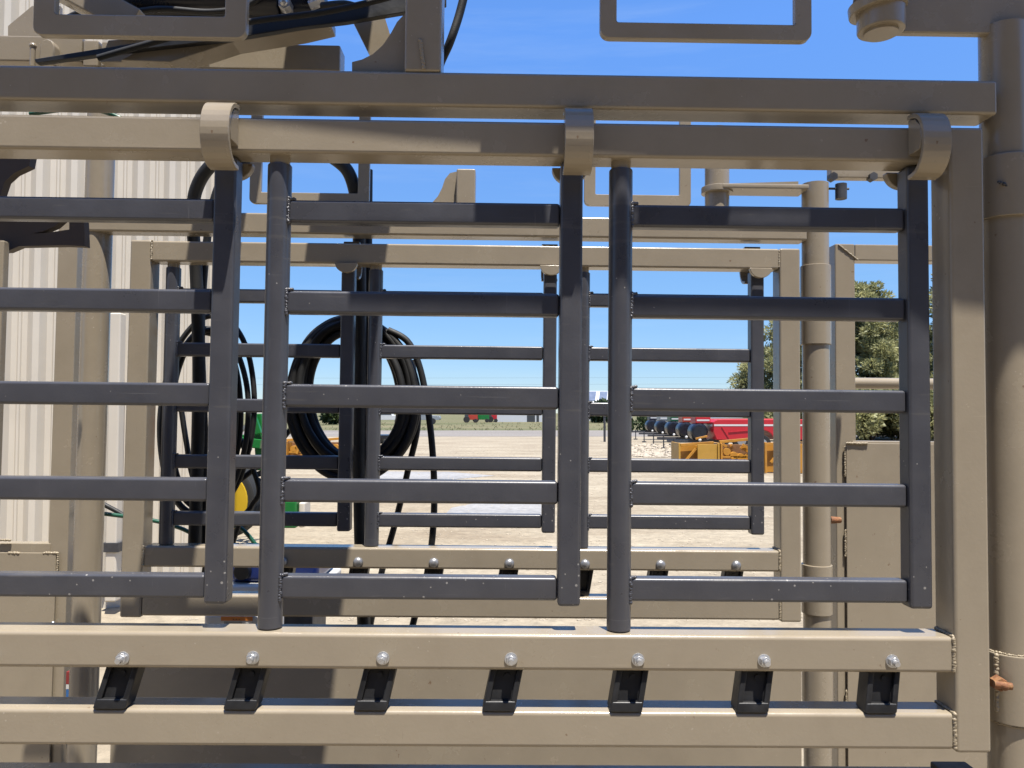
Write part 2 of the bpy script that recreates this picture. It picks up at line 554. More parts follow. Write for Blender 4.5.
MB().cyl(c + Vector((0, 0, -.028)), c + Vector((0, 0, .01)), .014, seg=12).cyl(c + Vector((-.03, 0, -.002)), c + Vector((.02, 0, -.002)), .003, seg=8).build('bolt', STEELD, chute)

# hanging guard loops cut from plate
def loop(Y, px0, px1, pyb, wpx, top):
    x0, x1 = xx(px0, pyb, Y), xx(px1, pyb, Y)
    zb = (zz(px0, pyb, Y) + zz(px1, pyb, Y)) / 2
    w = wpx / F * Y
    r = .014
    def arc(cx, cz, a0, a1, rr):
        return [(cx + rr * math.cos(R(a0 + (a1 - a0) * k / 6)), cz + rr * math.sin(R(a0 + (a1 - a0) * k / 6))) for k in range(7)]
    outer = [(x0, top)] + arc(x0 + r, zb + r, 180, 270, r) + arc(x1 - r, zb + r, 270, 360, r) + [(x1, top)]
    ri = .003
    inner = [(x1 - w, top)] + arc(x1 - w - ri, zb + w + ri, 360, 270, ri) + arc(x0 + w + ri, zb + w + ri, 270, 180, ri) + [(x0 + w, top)]
    return MB().prism(outer + inner, 'y', Y, Y + .012, .0012)
loop(1.092, 32, 246, 36.5, 22, .86).build('guard_loop', TAN, chute)
loop(1.092, 600, 812, 39.5, 17, .86).build('guard_loop', TAN, chute)
loop(YF + .06, 249, 369, 204, 11.5, .78).build('guard_loop', TAN, chute)
loop(YF + .06, 584, 691, 206, 11.5, .78).build('guard_loop', TAN, chute)

# stub posts with curved gussets on the top beams
def stub(Y, z0, pxl, pxr, pyb, gpx, gpy, top, gus=None):
    xl, xr = xx(pxl, pyb, Y), xx(pxr, pyb, Y)
    s = MB().box((xl, Y, z0), (xr, Y + .051, top), .004, 3).build('stub_post', TAN, chute)
    gx = xx(gpx, pyb, Y)
    gz = zz(gpx, gpy, Y)
    hgt = (xl - gx) * 1.05
    pts = [(xl, z0), (xl, z0 + hgt)]
    for k in range(0, 11):
        a = R(90 * k / 10)
        pts.append((gx + (xl - gx) * .86 - (xl - gx) * .82 * math.sin(a) + .0, z0 + hgt * 1.0 - hgt * .84 * (1 - math.cos(a))))
    if gus: pts = [(xx(a, b, Y + .02), zz(a, b, Y + .02)) for a, b in gus]
    else: pts = [(xl, z0)] + [(xl, z0 + hgt)] + [(xl - (xl - gx) * (k / 10) ** .55, z0 + .012 + (hgt - .012) * (1 - (k / 10) ** .5) ** 1.2) for k in range(1, 11)] + [(gx, z0)]
    MB().prism(pts, 'y', Y + .02, Y + .03).build('gusset', TAN, chute)
    return s
s = stub(YN - .0, z_beam_t, 404, 441, 72, 352, 62, .80, [(409, 10), (403.5, 15), (397, 22), (391, 33), (383, 45), (373, 54), (362, 59.5), (352, 62), (352, 72.5), (409, 72.5)])
wx = xx(420, 60, YN)
MB().bead((wx, YN - .001, z_beam_t + .045), (wx + .006, YN - .001, z_beam_t + .003), .0035, .004).build('weld_bead', WELD, chute)
stub(YF + .004, zfb, 456, 475, 213, 436, 200, zz(465, 168, YF), [(459, 171), (450, 173), (445, 179), (442, 188), (438, 196), (431, 204), (431, 214), (459, 214)])

# ridge beam between the sides, its ears and brace
YR = 1.5
zr = zz(200, 38, YR)
MB().box((-1.1, YR, zr - .052), (xx(82, 40, YR), YR + .05, zr + .0), .004).build('ridge_beam', TAN, chute)
MB().box((xx(82, 40, YR) + .001, YR + .002, zr - .06), (xx(98, 40, YR), YR + .05, zr - .006), .004).build('ridge_beam', TAN, chute)
zr2 = zz(290, 43, YR)
MB().box((xx(100, 43, YR), YR + .004, zr2 - .052), (xx(340, 43, YR), YR + .05, zr2), .004).build('ridge_beam', TAN, chute)
c = L(51, 50, YR - .008)
lug = [(-.014, -.035), (.014, -.035), (.014, .002), (.010, .012), (0, .016), (-.010, .012), (-.014, .002)]
MB().prism([(c.x + x, c.z + z) for x, z in lug], 'y', YR - .022, YR - .001, .002).build('lug', TAN, chute)
c = L(33, 46, YR - .012)
MB().cyl(c + Vector((0, 0, -.04)), c, .005, seg=12).ball(c, .0068, sub=2).build('stud', TAN, chute)
MB().bar(L(48, -22, 1.36), L(140, 28, 1.36), .05, .05, .004).build('diagonal_brace', TAN, chute)
pts = [(8, 26), (32, 6), (60, 6), (60, 36), (8, 36)]
MB().prism([(xx(x, y, 1.62), zz(x, y, 1.62)) for x, y in pts], 'y', 1.62, 1.63).build('gusset', TAN, chute)
pts = [(352, 20), (385, 18), (398, 60), (372, 60)]
MB().prism([(xx(x, y, 1.34), zz(x, y, 1.34)) for x, y in pts], 'y', 1.34, 1.352).build('gusset', TAN, chute)
# unseen plates added overhead, outlines projected from the shade wanted on the upper members
ZD = 1.0
def overhead(upper, lower, z, name):
    pts = []
    for px, py in upper + list(reversed(lower)):
        p = L(px, py, YN)
        q = p + SUN * (z - p.z)
        pts.append((q.x, q.y))
    MB().prism(pts, 'z', z, z + .008).build(name, TAN, chute)
overhead([(-400, -140), (1120, -140)], [(-400, 108), (165, 115), (400, 142), (660, 163), (1120, 167)], 1.0, 'top_shade_plate')
overhead([(345, 180), (1120, 180)], [(345, 258), (600, 262), (880, 270), (950, 313), (1120, 330)], .98, 'shade_strip')
overhead([(474, 140), (545, 140)], [(474, 184), (548, 184)], .965, 'shade_strap')
overhead([(640, 150), (738, 150)], [(640, 184), (728, 184)], .965, 'shade_strap')
overhead([(814, 150), (1120, 150)], [(814, 184), (1120, 184)], .965, 'shade_strap')
for (xa_, xb_, wd) in ((-.62, -.60, .12), (-.27, -.30, .19)):  # unseen bars added overhead, widths set for the shadow patches on the far side
    MB().bar((xa_, 1.12, 1.24), (xb_, 2.05, 1.24), wd, .07, .004).build('shade_member', TAN, chute)

# tail-gate plates at the left inside of the chute
YT = 1.58
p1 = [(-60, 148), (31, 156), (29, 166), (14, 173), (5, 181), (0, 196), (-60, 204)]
MB().prism([(xx(x, y, YT), zz(x, y, YT)) for x, y in p1], 'y', YT, YT + .02).build('throat_plate', SHADE_BROWN, chute)
p2 = [(-60, 204), (54, 216), (46, 223), (34, 228), (23, 230), (36, 229.6), (61, 226), (61, 217), (76, 217), (77, 243), (57, 242), (10, 243), (-2, 248), (-60, 252)]  # block at the right end stands in for shadow on the door post top
MB().prism([(xx(x, y, YT), zz(x, y, YT)) for x, y in p2], 'y', YT + .03, YT + .05).build('throat_plate', SHADE_BROWN, chute)
MB().box((xx(-14, 300, YT), YT, GROUNDZ), (xx(2, 300, YT), YT + .02, zz(0, 240, YT)), .004).build('throat_post', TAN, chute)


# ---- hinged side frames -------------------------------------------------------------
def bolt_mb(x, y, z, r=.0085, domed=False):
    g = MB()
    if domed:
        g.ball((x, y, z), .0115, sy=.75, sub=3)
        g.cyl((x, y + .001, z), (x, y + .008, z), .012, seg=20)
    else:
        g.cyl((x, y + .001, z), (x, y - .002, z), .0092, seg=24, bev=.0006)
        g.cyl((x, y - .0021, z), (x, y - .009, z), .0078, .0072, seg=6, bev=.0008)
        g.cyl((x, y - .0091, z), (x, y - .0165, z), .0046, .0042, seg=16, bev=.001)
    return g


def bumper(x, y, ztop, zbot, lean=-.012, fwd=-.012):
    """black moulded rubber block with a recessed window, hanging askew under the rail"""
    w, d = .046, .030
    h = ztop - zbot
    g = MB()
    rim = .0085
    def S(p):
        k = (ztop - p.z) / h
        return Vector((p.x + lean * k, p.y + fwd * k, p.z))
    t = MB()
    t.box((x - w / 2, y, zbot), (x - w / 2 + rim, y + d, ztop), .002)
    t.box((x + w / 2 - rim, y, zbot), (x + w / 2, y + d, ztop), .002)
    t.box((x - w / 2 + .001, y - .0006, zbot - .0005), (x + w / 2 - .001, y + d + .001, zbot + .013), .002)
    t.box((x - w / 2 + rim - .001, y + .006, zbot + .010), (x + w / 2 - rim + .001, y + d, ztop), .001)
    t.cyl((x + .002, y + .009, ztop - .012), (x + .002, y + .004, ztop - .012), .004, seg=14)
    for v in t.bm.verts: v.co = S(v.co)
    return t


def side_frame(Y, zt, zl1, zl2, x0, x1, has_left, label, inner):
    f = thing('side_frame', (x1, Y, zl2 - T2), label, 'gate frame', 'hinged side frames of the chute', chute=True)
    MB().box((x0, Y, zt - T2), (x1 - .0005, Y + T2, zt), .005, 3).build('top_rail', TAN, f)
    MB().box((x0, Y, zl1 - T2), (x1 - .0005, Y + T2, zl1), .006, 4).build('bottom_rail', TAN, f)
    MB().box((x0, Y, zl2 - T2), (x1 - .0005, Y + T2, zl2), .006, 4).build('bottom_rail', TAN, f)
    zb = zl2 - T2 - .004
    MB().box((x1, Y - .001, zb), (x1 + T2, Y + T2 + .001, zt + .001), .005, 3).build('end_post', TAN, f)
    if has_left:
        MB().box((x0 - T2, Y - .001, zb), (x0, Y + T2 + .001, zt + .001), .005, 3).build('end_post', TAN, f)
    for z in (zl1, zl2):
        g = MB().bead((x1 - .0015, Y + .0003, z - .001), (x1 - .0015, Y + .0003, z - T2 + .004), .0036, .0048)
        g.bead((x1 - .001, Y + .002, z + .0005), (x1 - .001, Y + T2 - .004, z + .0005), .003, .0045)
        g.build('weld_bead', WELD, f)
    MB().bead((x1 - .001, Y + .001, zt - .005), (x1 - .001, Y + .001, zt - T2 + .006), .0028, .0045).build('weld_bead', WELD, f)
    if has_left:
        for z in (zl1, zt):
            MB().bead((x0 + .001, Y, z), (x0 + .001, Y, z - T2 + .004), .0036, .005).build('weld_bead', WELD, f)
    return f


near_frame = side_frame(YN, z_rail_t, z_lr1_t, z_lr2_t, -1.02, x_post0, False,
                        'near tan side frame with silver hex bolts along its lower rail, closest to the viewer', False)
for px, py in ((123, 660), (253, 659.5), (383, 660), (511, 661), (638, 661.5), (764, 662.5), (892, 663)):
    p = L(px, py - 2.0, YN)
    bolt_mb(p.x, YN, p.z).build('bolt', ZINC, near_frame)
    bumper(p.x - .001 - .004, YN + .010, z_lr1_b + .001, z_lr2_t + .001).build('bumper_block', RUBBER, near_frame)
for px in (-7,):
    p = L(px, 659, YN); bolt_mb(p.x, YN, p.z).build('bolt', ZINC, near_frame)

zf_t = zz(465, 244.5, YF); zf_1 = zz(465, 548.5, YF); zf_2 = zz(465, 597, YF)
xf0, xf1 = xx(147, 400, YF), xx(780, 400, YF)
far_frame = side_frame(YF, zf_t, zf_1, zf_2, xf0, xf1, True,
                       'far tan side frame with round bolt heads, seen through the near gates', True)
for k in range(8):
    px = 207 + 75.6 * k
    if k == 0: px = 210
    p = L(px, 561 + .009 * (px - 256), YF)
    bolt_mb(p.x, YF - .002, p.z, domed=True).build('bolt', ZINCD, far_frame)
    bumper(p.x, YF + .012, zf_1 - T2 + .001, zf_2 + .001, -.010, .006).build('bumper_block', RUBBER, far_frame)

# ---- lower drop doors ----------------------------------------------------------------
nd_top = zz(512, 763.5, YN + T2)
nd = thing('drop_door', (0, YN, GROUNDZ + .15), 'near lower sheet door with only its shaded top edge showing at the bottom', 'drop door', chute=True)
MB().box((-1.0, YN - .002, nd_top - T2), (x_post1 - .03, YN + T2, nd_top), .005, 3).build('top_rail', TAN, nd)
MB().box((-1.0, YN + .02, GROUNDZ + .15), (x_post1 - .03, YN + .03, nd_top - T2 - .001), .002).build('sheet', TAN, nd)
MB().box((xx(945, 764, YN), YN + .002, nd_top + .001), (xx(982, 764, YN), YN + .04, nd_top + .012), .003).build('bumper_block', RUBBER, nd)
fd_top = zz(465, 652, YF + .02)
xd0, xd1 = xx(112, 755, YF + .03), xx(800, 700, YF + .03)
fd = thing('drop_door', (0, YF, GROUNDZ + .15), 'far lower sheet steel door seen between the near bottom rails', 'drop door', chute=True)
MB().box((xd0, YF + .02, GROUNDZ + .2), (xd1, YF + .026, fd_top), .0015).build('sheet', TAN, fd)
MB().box((xd0, YF + .03, fd_top - .05), (xd1, YF + .06, fd_top - .002), .003).build('stiffener', TAN, fd)

# ---- sheet metal end doors -----------------------------------------------------------
YD = 2.10
rd = thing('end_door', (xx(920, 700, YD), YD, GROUNDZ), 'tan end door at right with round middle bar and sheet steel lower half', 'chute door', chute=True)
zt_ = zz(870, 244, YD)
xa, xb = xx(836, 400, YD), xx(856, 400, YD)
xe = xx(1040, 400, YD)
MB().box((xa, YD, GROUNDZ + .1), (xb, YD + T2, zt_), .004).build('door_post', TAN, rd)
MB().box((xe - .055, YD, GROUNDZ + .1), (xe, YD + T2, zt_), .004).build('door_post', TAN, rd)
MB().box((xb + .0005, YD + .001, zt_ - .046), (xe - .0555, YD + T2 - .001, zt_ - .0005), .004).build('top_rail', TAN, rd)
zm = zz(875, 383, YD)
MB().cyl((xb + .001, YD + .025, zm), (xe - .056, YD + .025, zm), .0155, seg=24).build('middle_bar', TAN, rd)
zsh = zz(875, 441, YD)
xs0 = xx(845, 500, YD)
MB().box((xs0, YD - .010, GROUNDZ + .2), (xe - .03, YD - .004, zsh - .006), .002).build('sheet', TAN, rd)
MB().box((xs0 + .02, YD - .003, zsh - .012), (xe - .056, YD + .03, zsh), .003).build('sheet_flange', TAN, rd)
MB().bead((xs0, YD - .012, zsh - .006), (xs0 + .055, YD - .012, zsh - .007), .004, .0045, .0015).build('weld_bead', WELD, rd)
for (a, b_) in ((447, 476), (530, 556), (690, 712)):
    MB().bead((xs0 - .002, YD - .006, zz(845, a, YD)), (xs0 - .002, YD - .006, zz(845, b_, YD)), .0035, .0045, .0015).build('weld_bead', WELD, rd)
MB().bead((xb - .045, YD - .001, zt_ - .004), (xb + .006, YD - .001, zt_ - .044), .003, .0045).build('weld_bead', WELD, rd)
p = L(834, 520, YD - .02)
MB().cyl(p + Vector((-.01, 0, 0)), p + Vector((.018, 0, 0)), .010, .008, 10).build('hinge_bolt', RUST, rd)

ld = thing('end_door', (xx(20, 700, YD), YD, GROUNDZ), 'tan end door at left with weld beads along its sheet steel top edge', 'chute door', chute=True)
xa, xb = xx(52, 420, YD), xx(72, 420, YD)
MB().box((xa, YD, GROUNDZ + .1), (xb, YD + T2, zz(60, 215, YD)), .004).build('door_post', TAN, ld)
zsl = zz(20, 552, YD); xs1 = xx(58, 560, YD)
MB().box((-1.75, YD - .010, GROUNDZ + .15), (xs1, YD - .004, zsl), .002).build('sheet', TAN, ld)
zfl = zz(20, 543, YD)
MB().box((-1.75, YD - .002, zsl - .02), (xx(51, 550, YD), YD + .03, zfl), .003).build('sheet_flange', TAN, ld)
for (a, b_) in ((0, 10), (9, 19), (44, 57)):
    y_ = 540 if a == 0 else 553
    MB().bead(L(a, y_, YD - .008), L(b_, y_, YD - .008), .0045, .0048, .0015).build('weld_bead', WELD, ld)
MB().bead(L(58, 553, YD - .008), L(57, 575, YD - .008), .0035, .0045, .0015).build('weld_bead', WELD, ld)
c = L(53, 623, YD - .012); MB().ball(c, .005, sub=2).build('rivet', ZINC, ld)
# small striped decal on the door post
dk = 0
for (y0, y1, m, nm) in ((672, 684, DECAL_R, 'decal_stripe'), (684.5, 689, WHITE, 'decal_stripe'), (689.5, 698, DECAL_B, 'decal_stripe'), (698.5, 702, WHITE, 'decal_stripe')):
    a = L(66, y1, YD - .0125); b_ = L(71, y0, YD - .0125)
    MB().box((a.x, YD - .013, a.z), (b_.x, YD - .0002, b_.z), 0).build(nm, m, ld)


# ---- gate panels ---------------------------------------------------------------------
ZB = [zz(300, y, 1.118) for y in (199.3, 290.3, 384, 479.3, 576)]
HB = .0335


def strap(x, w, zc, y0, sgn):
    """curved flat strap hooked over the rail; bulges away from the rail by sgn"""
    H, D, th = .047, .045, .0065
    out, inn = [], []
    n = 16
    for k in range(n + 1):
        a = R(-90 + 180 * k / n)
        out.append((y0 + sgn * (-.004 + D * math.cos(a) ** .8 if math.cos(a) > 1e-6 else y0 * 0 - .004), zc + H * math.sin(a)))
    out = []
    for k in range(n + 1):
        a = R(-90 + 180 * k / n)
        c_ = max(0, math.cos(a)) ** .75
        out.append((y0 + sgn * (.0 + D * c_), zc + H * math.sin(a)))
        inn.append((y0 + sgn * (.0 + (D - th) * c_), zc + (H - th) * math.sin(a)))
    pts = out + list(reversed(inn))
    g = MB()
    g.prism([(p[0], p[1]) for p in pts], 'x', x - w / 2, x + w / 2, .0008)
    return g


def gate_panel(Y, sgn, x_tube, x_post, zrb, zls, zdrop, name_label, hx=.005):
    """sgn -1: hook on the viewer's side of the rail (near row); +1: hook beyond it (far row)"""
    yc = Y + T2 / 2
    rt = .0174
    f = thing('gate_panel', (x_tube, yc, zls), name_label, 'gate panel', 'charcoal bar gate panels of the chute', chute=True)
    ztt = zrb - .011
    dz = zdrop
    MB().cyl((x_tube, yc, zls + .001), (x_tube, yc, ztt), rt, seg=32, bev=.002).build('hinge_tube', GREY, f)
    MB().cyl((x_tube, yc, ztt - .002), (x_tube, yc, zrb), .0145, seg=28).build('hinge_pin', TAN, f)
    pw = .0325
    yf = Y + .012
    zpb = zls - .0 + .036
    MB().box((x_post - pw / 2, yf, zpb), (x_post + pw / 2, yf + pw, zrb - .002), .005, 3).build('latch_post', GREY, f)
    for z in ZB:
        z += dz
        br = MB().box((x_tube + rt * .7, yf + .007, z - HB), (x_post - pw / 2 - .0004, yf + .031, z), .0045, 3).build('bar', GREY, f)
        xw = x_tube + rt * .90
        g = MB().bead((xw, yf + .005, z + .001), (xw, yf + .005, z - HB - .001), .0034, .0044, .0014)
        g.bead((xw, yf + .007, z + .001), (xw + .008, yf + .010, z + .0015), .003, .004)
        g.build('weld_bead', GREY, br)
    zc = zrb + T2 * .5 - .0065
    w = .040
    if sgn < 0:
        h = strap(x_post + hx, w, zc, Y - .001, -1).build('latch_hook', TAN, f)
        wb = MB().prism([(Y - .002, zc + .040), (Y - .020, zc + .036), (Y - .034, zc + .022), (Y - .0375, zc + .004), (Y - .033, zc - .012), (Y - .002, zc - .012)],
                        'x', x_post + hx - .019, x_post + hx + .019, .001).build('web', TAN, h)
        yd0, yd1 = Y + T2 + .001, Y + T2 + .014
    else:
        h = strap(x_post, w, zc, Y + T2 + .001, 1).build('latch_hook', TAN, f)
        yd0, yd1 = Y - .013, Y - .001
    rr = .027
    pts = [(x_post + rr, zrb + .002)] + [(x_post + rr * math.cos(R(-180 * k / 16)), zrb - .0 + rr * math.sin(R(-180 * k / 16)) * .9) for k in range(17)] + [(x_post - rr, zrb + .002)]
    pts = pts[1:-1]
    MB().prism(pts, 'y', yd0, yd1, .001).build('latch_disc', TAN, f)
    return f


def place_copy(src, dx, label):
    c = copy_tree(src)
    c.matrix_world = MCH @ Matrix.Translation(Vector(src['_base']) + Vector((dx, 0, 0)))
    c['label'] = label
    return c


xt = xx(275, 400, YN + T2 / 2); xp = xx(570.5, 400, YN + .012)
gp = gate_panel(YN, -1, xt, xp, z_rail_b, z_lr1_t, 0, 'charcoal bar gate panel in the middle of the near row, hung from a tan hook')
dxr = xx(916, 400, YN + .012) - xp
dxl = xx(219, 400, YN + .012) - xp
gate_panel(YN, -1, xt + dxr, xp + dxr + .0065, z_rail_b, z_lr1_t, 0, 'charcoal bar gate panel of the near row beside the round tan corner pipe', hx=-.003)
place_copy(gp, dxl, 'charcoal bar gate panel of the near row cut off by the left picture edge')
xtf = xx(374, 400, YF + T2 / 2); xpf = xx(549.5, 400, YF + .012)
fp = gate_panel(YF, 1, xtf, xpf, zf_t - T2, zf_1, (zf_1 - z_lr1_t) + .004, 'charcoal gate panel of the far row behind the middle near gate')
place_copy(fp, xx(758, 400, YF + .012) - xpf, 'charcoal gate panel of the far row with the red trailer showing through it')
place_copy(fp, xx(345.5, 400, YF + .012) - xpf, 'charcoal gate panel of the far row with the thin hose coil behind it')

# ---- hydraulics at the top -----------------------------------------------------------
YC = 1.44
cyl = thing('hydraulic_cylinder', L(220, 4, YC), 'black hydraulic cylinder lying on top of the chute behind the left guard loop', 'hydraulic cylinder', chute=True)
a, b_ = L(118, 2, YC), L(262, 2, YC)
MB().cyl(a, b_, .029, seg=32, bev=.003).build('barrel', BLACKP, cyl)
a2, b2 = L(246, 2, YC), L(326, 6, YC)
MB().cyl(a2, L(282, 4, YC), .033, seg=32, bev=.004).build('end_cap', BLACKP, cyl)
MB().cyl(L(282, 5, YC), b2, .024, seg=28, bev=.003).build('rod_gland', BLACKP, cyl)
c = L(285, 4, YC - .04)
MB().cyl(c + Vector((0, .02, 0)), c + Vector((0, -.006, 0)), .012, seg=6, bev=.001).ball(c + Vector((0, -.006, 0)), .008, sub=2).build('port_fitting', ZINC, cyl)
c = L(317, 3, YC - .03)
MB().cyl(c + Vector((-.014, 0, -.006)), c + Vector((.014, 0, .006)), .009, seg=6, bev=.001).cyl(c, c + Vector((.004, 0, .02)), .008, seg=12).build('port_fitting', ZINC, cyl)
c = L(57, 5, YC)
MB().tube([c + Vector((-.006, 0, .02)), c + Vector((.004, 0, .012)), c + Vector((-.004, 0, .002)), c + Vector((.005, 0, -.006))], .0045, 8).build('port_fitting', ZINC, cyl)
# lever arm
YL = 1.30
la = thing('lever_arm', L(230, 35, YL), 'long black lever arm rising to the right above the top beam', 'lever arm', chute=True)
pts = [(34, 59), (140, 42), (240, 22), (300, 14), (402, -8), (446, -14), (446, 4), (404, 12), (345, 22), (300, 27), (230, 39), (140, 49), (36, 63)]
MB().prism([(xx(x, y, YL), zz(x, y, YL)) for x, y in pts], 'y', YL, YL + .012, .0008).build('arm_plate', RUBBER, la)
pts = [(150, 44), (235, 28), (330, 15), (330, 24), (300, 31), (232, 42), (205, 51), (170, 62), (120, 60)]
MB().prism([(xx(x, y, YL + .014), zz(x, y, YL + .014)) for x, y in pts], 'y', YL + .014, YL + .06, .001).build('arm_channel', TAN, la)
pts = [(108, 40), (150, 38), (166, 44), (205, 42), (206, 62), (100, 62)]
MB().prism([(xx(x, y, YL + .07), zz(x, y, YL + .07)) for x, y in pts], 'y', YL + .07, YL + .09, .001).build('pivot_plate', TAN, la)

# ---- hoses ---------------------------------------------------------------------------
def hose(name, pts, r, label, m=HOSE, group=None):
    o = MB().tube(pts, r, 10, 10).build(name, m, None, base=pts[0], chute=True)
    return tag(o, label, 'hose', group)


YH = 1.20
hose('hydraulic_hose', [L(98, 58, 1.28), L(140, 46, 1.28), L(200, 30, 1.28), L(262, 20, 1.28), L(330, 11, 1.28), L(400, -6, 1.28), L(430, -20, 1.28)], .0052,
     'black hose lying along the lever arm at the top left')
hose('hydraulic_hose', [L(322, 6, 1.40), L(344, 4, 1.38), L(366, 8, 1.37), L(392, 2, 1.36), L(414, -12, 1.36), L(424, -40, 1.36)], .0065,
     'black hose leaving the rod end of the hydraulic cylinder')
hose('hydraulic_hose', [L(60, 22, 1.46), L(84, 12, 1.44), L(120, 14, 1.42), L(160, 9, 1.40), L(210, 12, 1.40), L(246, 6, 1.40), L(270, -12, 1.40)], .0055,
     'black hose drooping across the opening of the left guard loop')
hose('hydraulic_hose', [L(472, -60, YH), L(467, -20, YH), L(460, 12, YH), L(450, 42, YH), L(441, 62, YH + .02), L(436, 76, YH + .07), L(425, 90, YH + .14)], .0068,
     'black hose curving down against the sky beside the tan stub post')
YA = 2.00
hose('hydraulic_hose', [L(194, 560, YA), L(197, 470, YA), L(199, 370, YA), L(196, 270, YA), L(193, 225, YA - .02), L(196, 190, YA - .04), L(214, 163, YA - .06), L(250, 146, YA - .06),
                        L(300, 146, YA - .06), L(336, 160, YA - .06), L(353, 184, YA - .05), L(359, 240, YA), L(360, 340, YA), L(359, 450, YA), L(361, 560, YA), L(364, 640, YA), L(366, 780, YA)],
     .0165, 'thick black hose arching over the far side rail and hanging down both sides')
hose('hydraulic_hose', [L(205, 545, YA + .03), L(204, 430, YA + .03), L(201, 330, YA + .03), L(206, 250, YA + .03), L(214, 200, YA + .02), L(226, 176, YA + .02), L(250, 160, YA + .02)], .0105,
     'slim black hose hanging beside the thick one in front of the shed wall')
hose('hydraulic_hose', [L(369, 170, YA + .03), L(368, 300, YA + .03), L(366, 480, YA + .03), L(366, 600, YA + .03), L(372, 760, YA + .03)], .010,
     'slim black hose hanging straight down behind the far gate hinge tube')


def coil(name, Y, cx, cy, rx, ry, n, band, r, label, tilt=0, ybulk=.06, grp=None):
    g = MB()
    for i in range(n):
        fx = rx - band * (i / max(1, n - 1)) * random.uniform(.8, 1.1)
        fy = ry - band * 1.0 * (i / max(1, n - 1)) * random.uniform(.5, 1.1)
        ox, oy = random.uniform(-3, 3), random.uniform(-4, 4)
        yy = Y + random.uniform(0, ybulk)
        pts = []
        for k in range(18):
            a = 2 * PI * k / 18 + i
            e = 1 + .03 * math.sin(2 * a + i) + random.uniform(-.008, .008)
            px = cx + ox + fx * math.cos(a) * e + tilt * math.sin(a)
            py = cy + oy - fy * math.sin(a) * e
            pts.append(L(px, py, yy + .01 * math.sin(a * 1 + i)))
        g.tube(pts, r, 10, 5, closed=True)
    o = g.build(name, HOSE, None, base=L(cx, cy + ry, Y), chute=True)
    return tag(o, label, 'hose coil', grp)


c1 = coil('hose_coil', YA + .05, 354, 397, 63, 80, 13, 18, .0108, 'thick round coil of black hose hanging behind the far gate against the sky', tilt=-4, grp='coils of black hydraulic hose')
MB().tube([L(346, 322, YA + .03), L(352, 316, YA + .02), L(366, 316, YA + .02), L(372, 324, YA + .04)], .004, 8).build('tie', HOSE, c1)
c2 = coil('hose_coil', YA + .05, 205, 418, 47, 100, 4, 16, .0076, 'loose thin coil of black hose hanging in front of the shed wall', tilt=4, grp='coils of black hydraulic hose')
hose('hydraulic_hose', [L(388, 330, YA + .06), L(408, 342, YA + .06), L(421, 372, YA + .06), L(430, 425, YA + .06), L(434, 480, YA + .06), L(433, 530, YA + .06), L(426, 580, YA + .06), L(413, 624, YA + .06), L(400, 690, YA + .06)],
     .0088, 'single black hose trailing down at the right of the thick coil')
hose('hydraulic_hose', [L(412, 360, YA + .09), L(418, 420, YA + .09), L(408, 470, YA + .09), L(396, 520, YA + .09), L(381, 575, YA + .08), L(368, 640, YA + .08), L(360, 720, YA + .08)],
     .0085, 'black hose slanting down left from the bottom of the thick coil')
hose('hydraulic_hose', [L(180, 400, YA + .1), L(186, 440, YA + .1), L(194, 480, YA + .1), L(210, 500, YA + .1), L(232, 486, YA + .1), L(262, 462, YA + .12), L(290, 430, YA + .14)],
     .0075, 'black hose sagging across between the two hose coils')
hose('hydraulic_hose', [L(232, 420, YA + .1), L(258, 484, YA + .1), L(252, 505, YA + .1), L(240, 522, YA + .1), L(228, 560, YA + .1)], .007,
     'short black hose crossing in front of the yellow wheel')
hose('signal_hose', [L(90, 512, 2.2), L(150, 520, 2.2), L(180, 528, 2.2), L(210, 540, 2.2), L(236, 526, 2.2), L(258, 548, 2.2), L(270, 570, 2.2)], .006,
     'thin dark green hose looping low near the hose coil', GREENHOSE)
hose('signal_hose', [L(30, 114, 1.3), L(60, 110, 1.3), L(92, 109, 1.3), L(120, 118, 1.3), L(140, 130, 1.32)], .004,
     'thin green hose lying between the top beam and the rail below it', GREENHOSE)
hose('signal_hose', [L(76, 210, 1.75), L(80, 222, 1.75), L(79, 232, 1.75), L(79, 240, 1.76)], .004,
     'short green hose end poking out beside the top of the left corner pipe', GREENHOSE)
hose('hydraulic_hose', [L(78, 370, 2.25), L(73, 420, 2.25), L(74, 460, 2.25), L(92, 495, 2.25), L(118, 512, 2.25), L(150, 530, 2.25)], .007,
     'black hose slung low behind the left corner pipe')

# ---- reservoir with a warning label and the blue unit, low behind the near frame ------
YV = 2.26
zr0 = zz(230, 613, YV)
rv = thing('hydraulic_reservoir', (xx(232, 640, YV), YV, zr0 - .25), 'white rounded reservoir with an orange warning label low behind the near rail', 'reservoir', chute=True)
x0, x1 = xx(203, 620, YV), xx(270, 620, YV)
MB().box((x0, YV, zr0 - .25), (x1, YV + .16, zr0), .016, 5).build('tank', WHITE, rv)
a = L(221, 620.5, YV); b_ = L(253, 616.3, YV)
lab = MB().box((a.x, YV - .0012, a.z - .014), (b_.x, YV + .001, b_.z), 0).build('warning_label', WHITE, rv)
MB().box((a.x + .0004, YV - .0022, a.z), (b_.x - .0004, YV - .0012, b_.z - .0004), 0).build('label_band', WARN, lab)
g = MB()
for k in range(3):
    x = a.x + (b_.x - a.x) * (.40 + .09 * k)
    g.prism([(x - .0022, a.z + .0025), (x + .0022, a.z + .0025), (x, a.z + .0062)], 'y', YV - .003, YV - .0023)
for r_ in range(2):
    for k in range(9):
        x = a.x + .010 + k * .0058
        g.box((x, YV - .0024, a.z - .0045 - r_ * .004), (x + .0042, YV - .0013, a.z - .0032 - r_ * .004), 0)
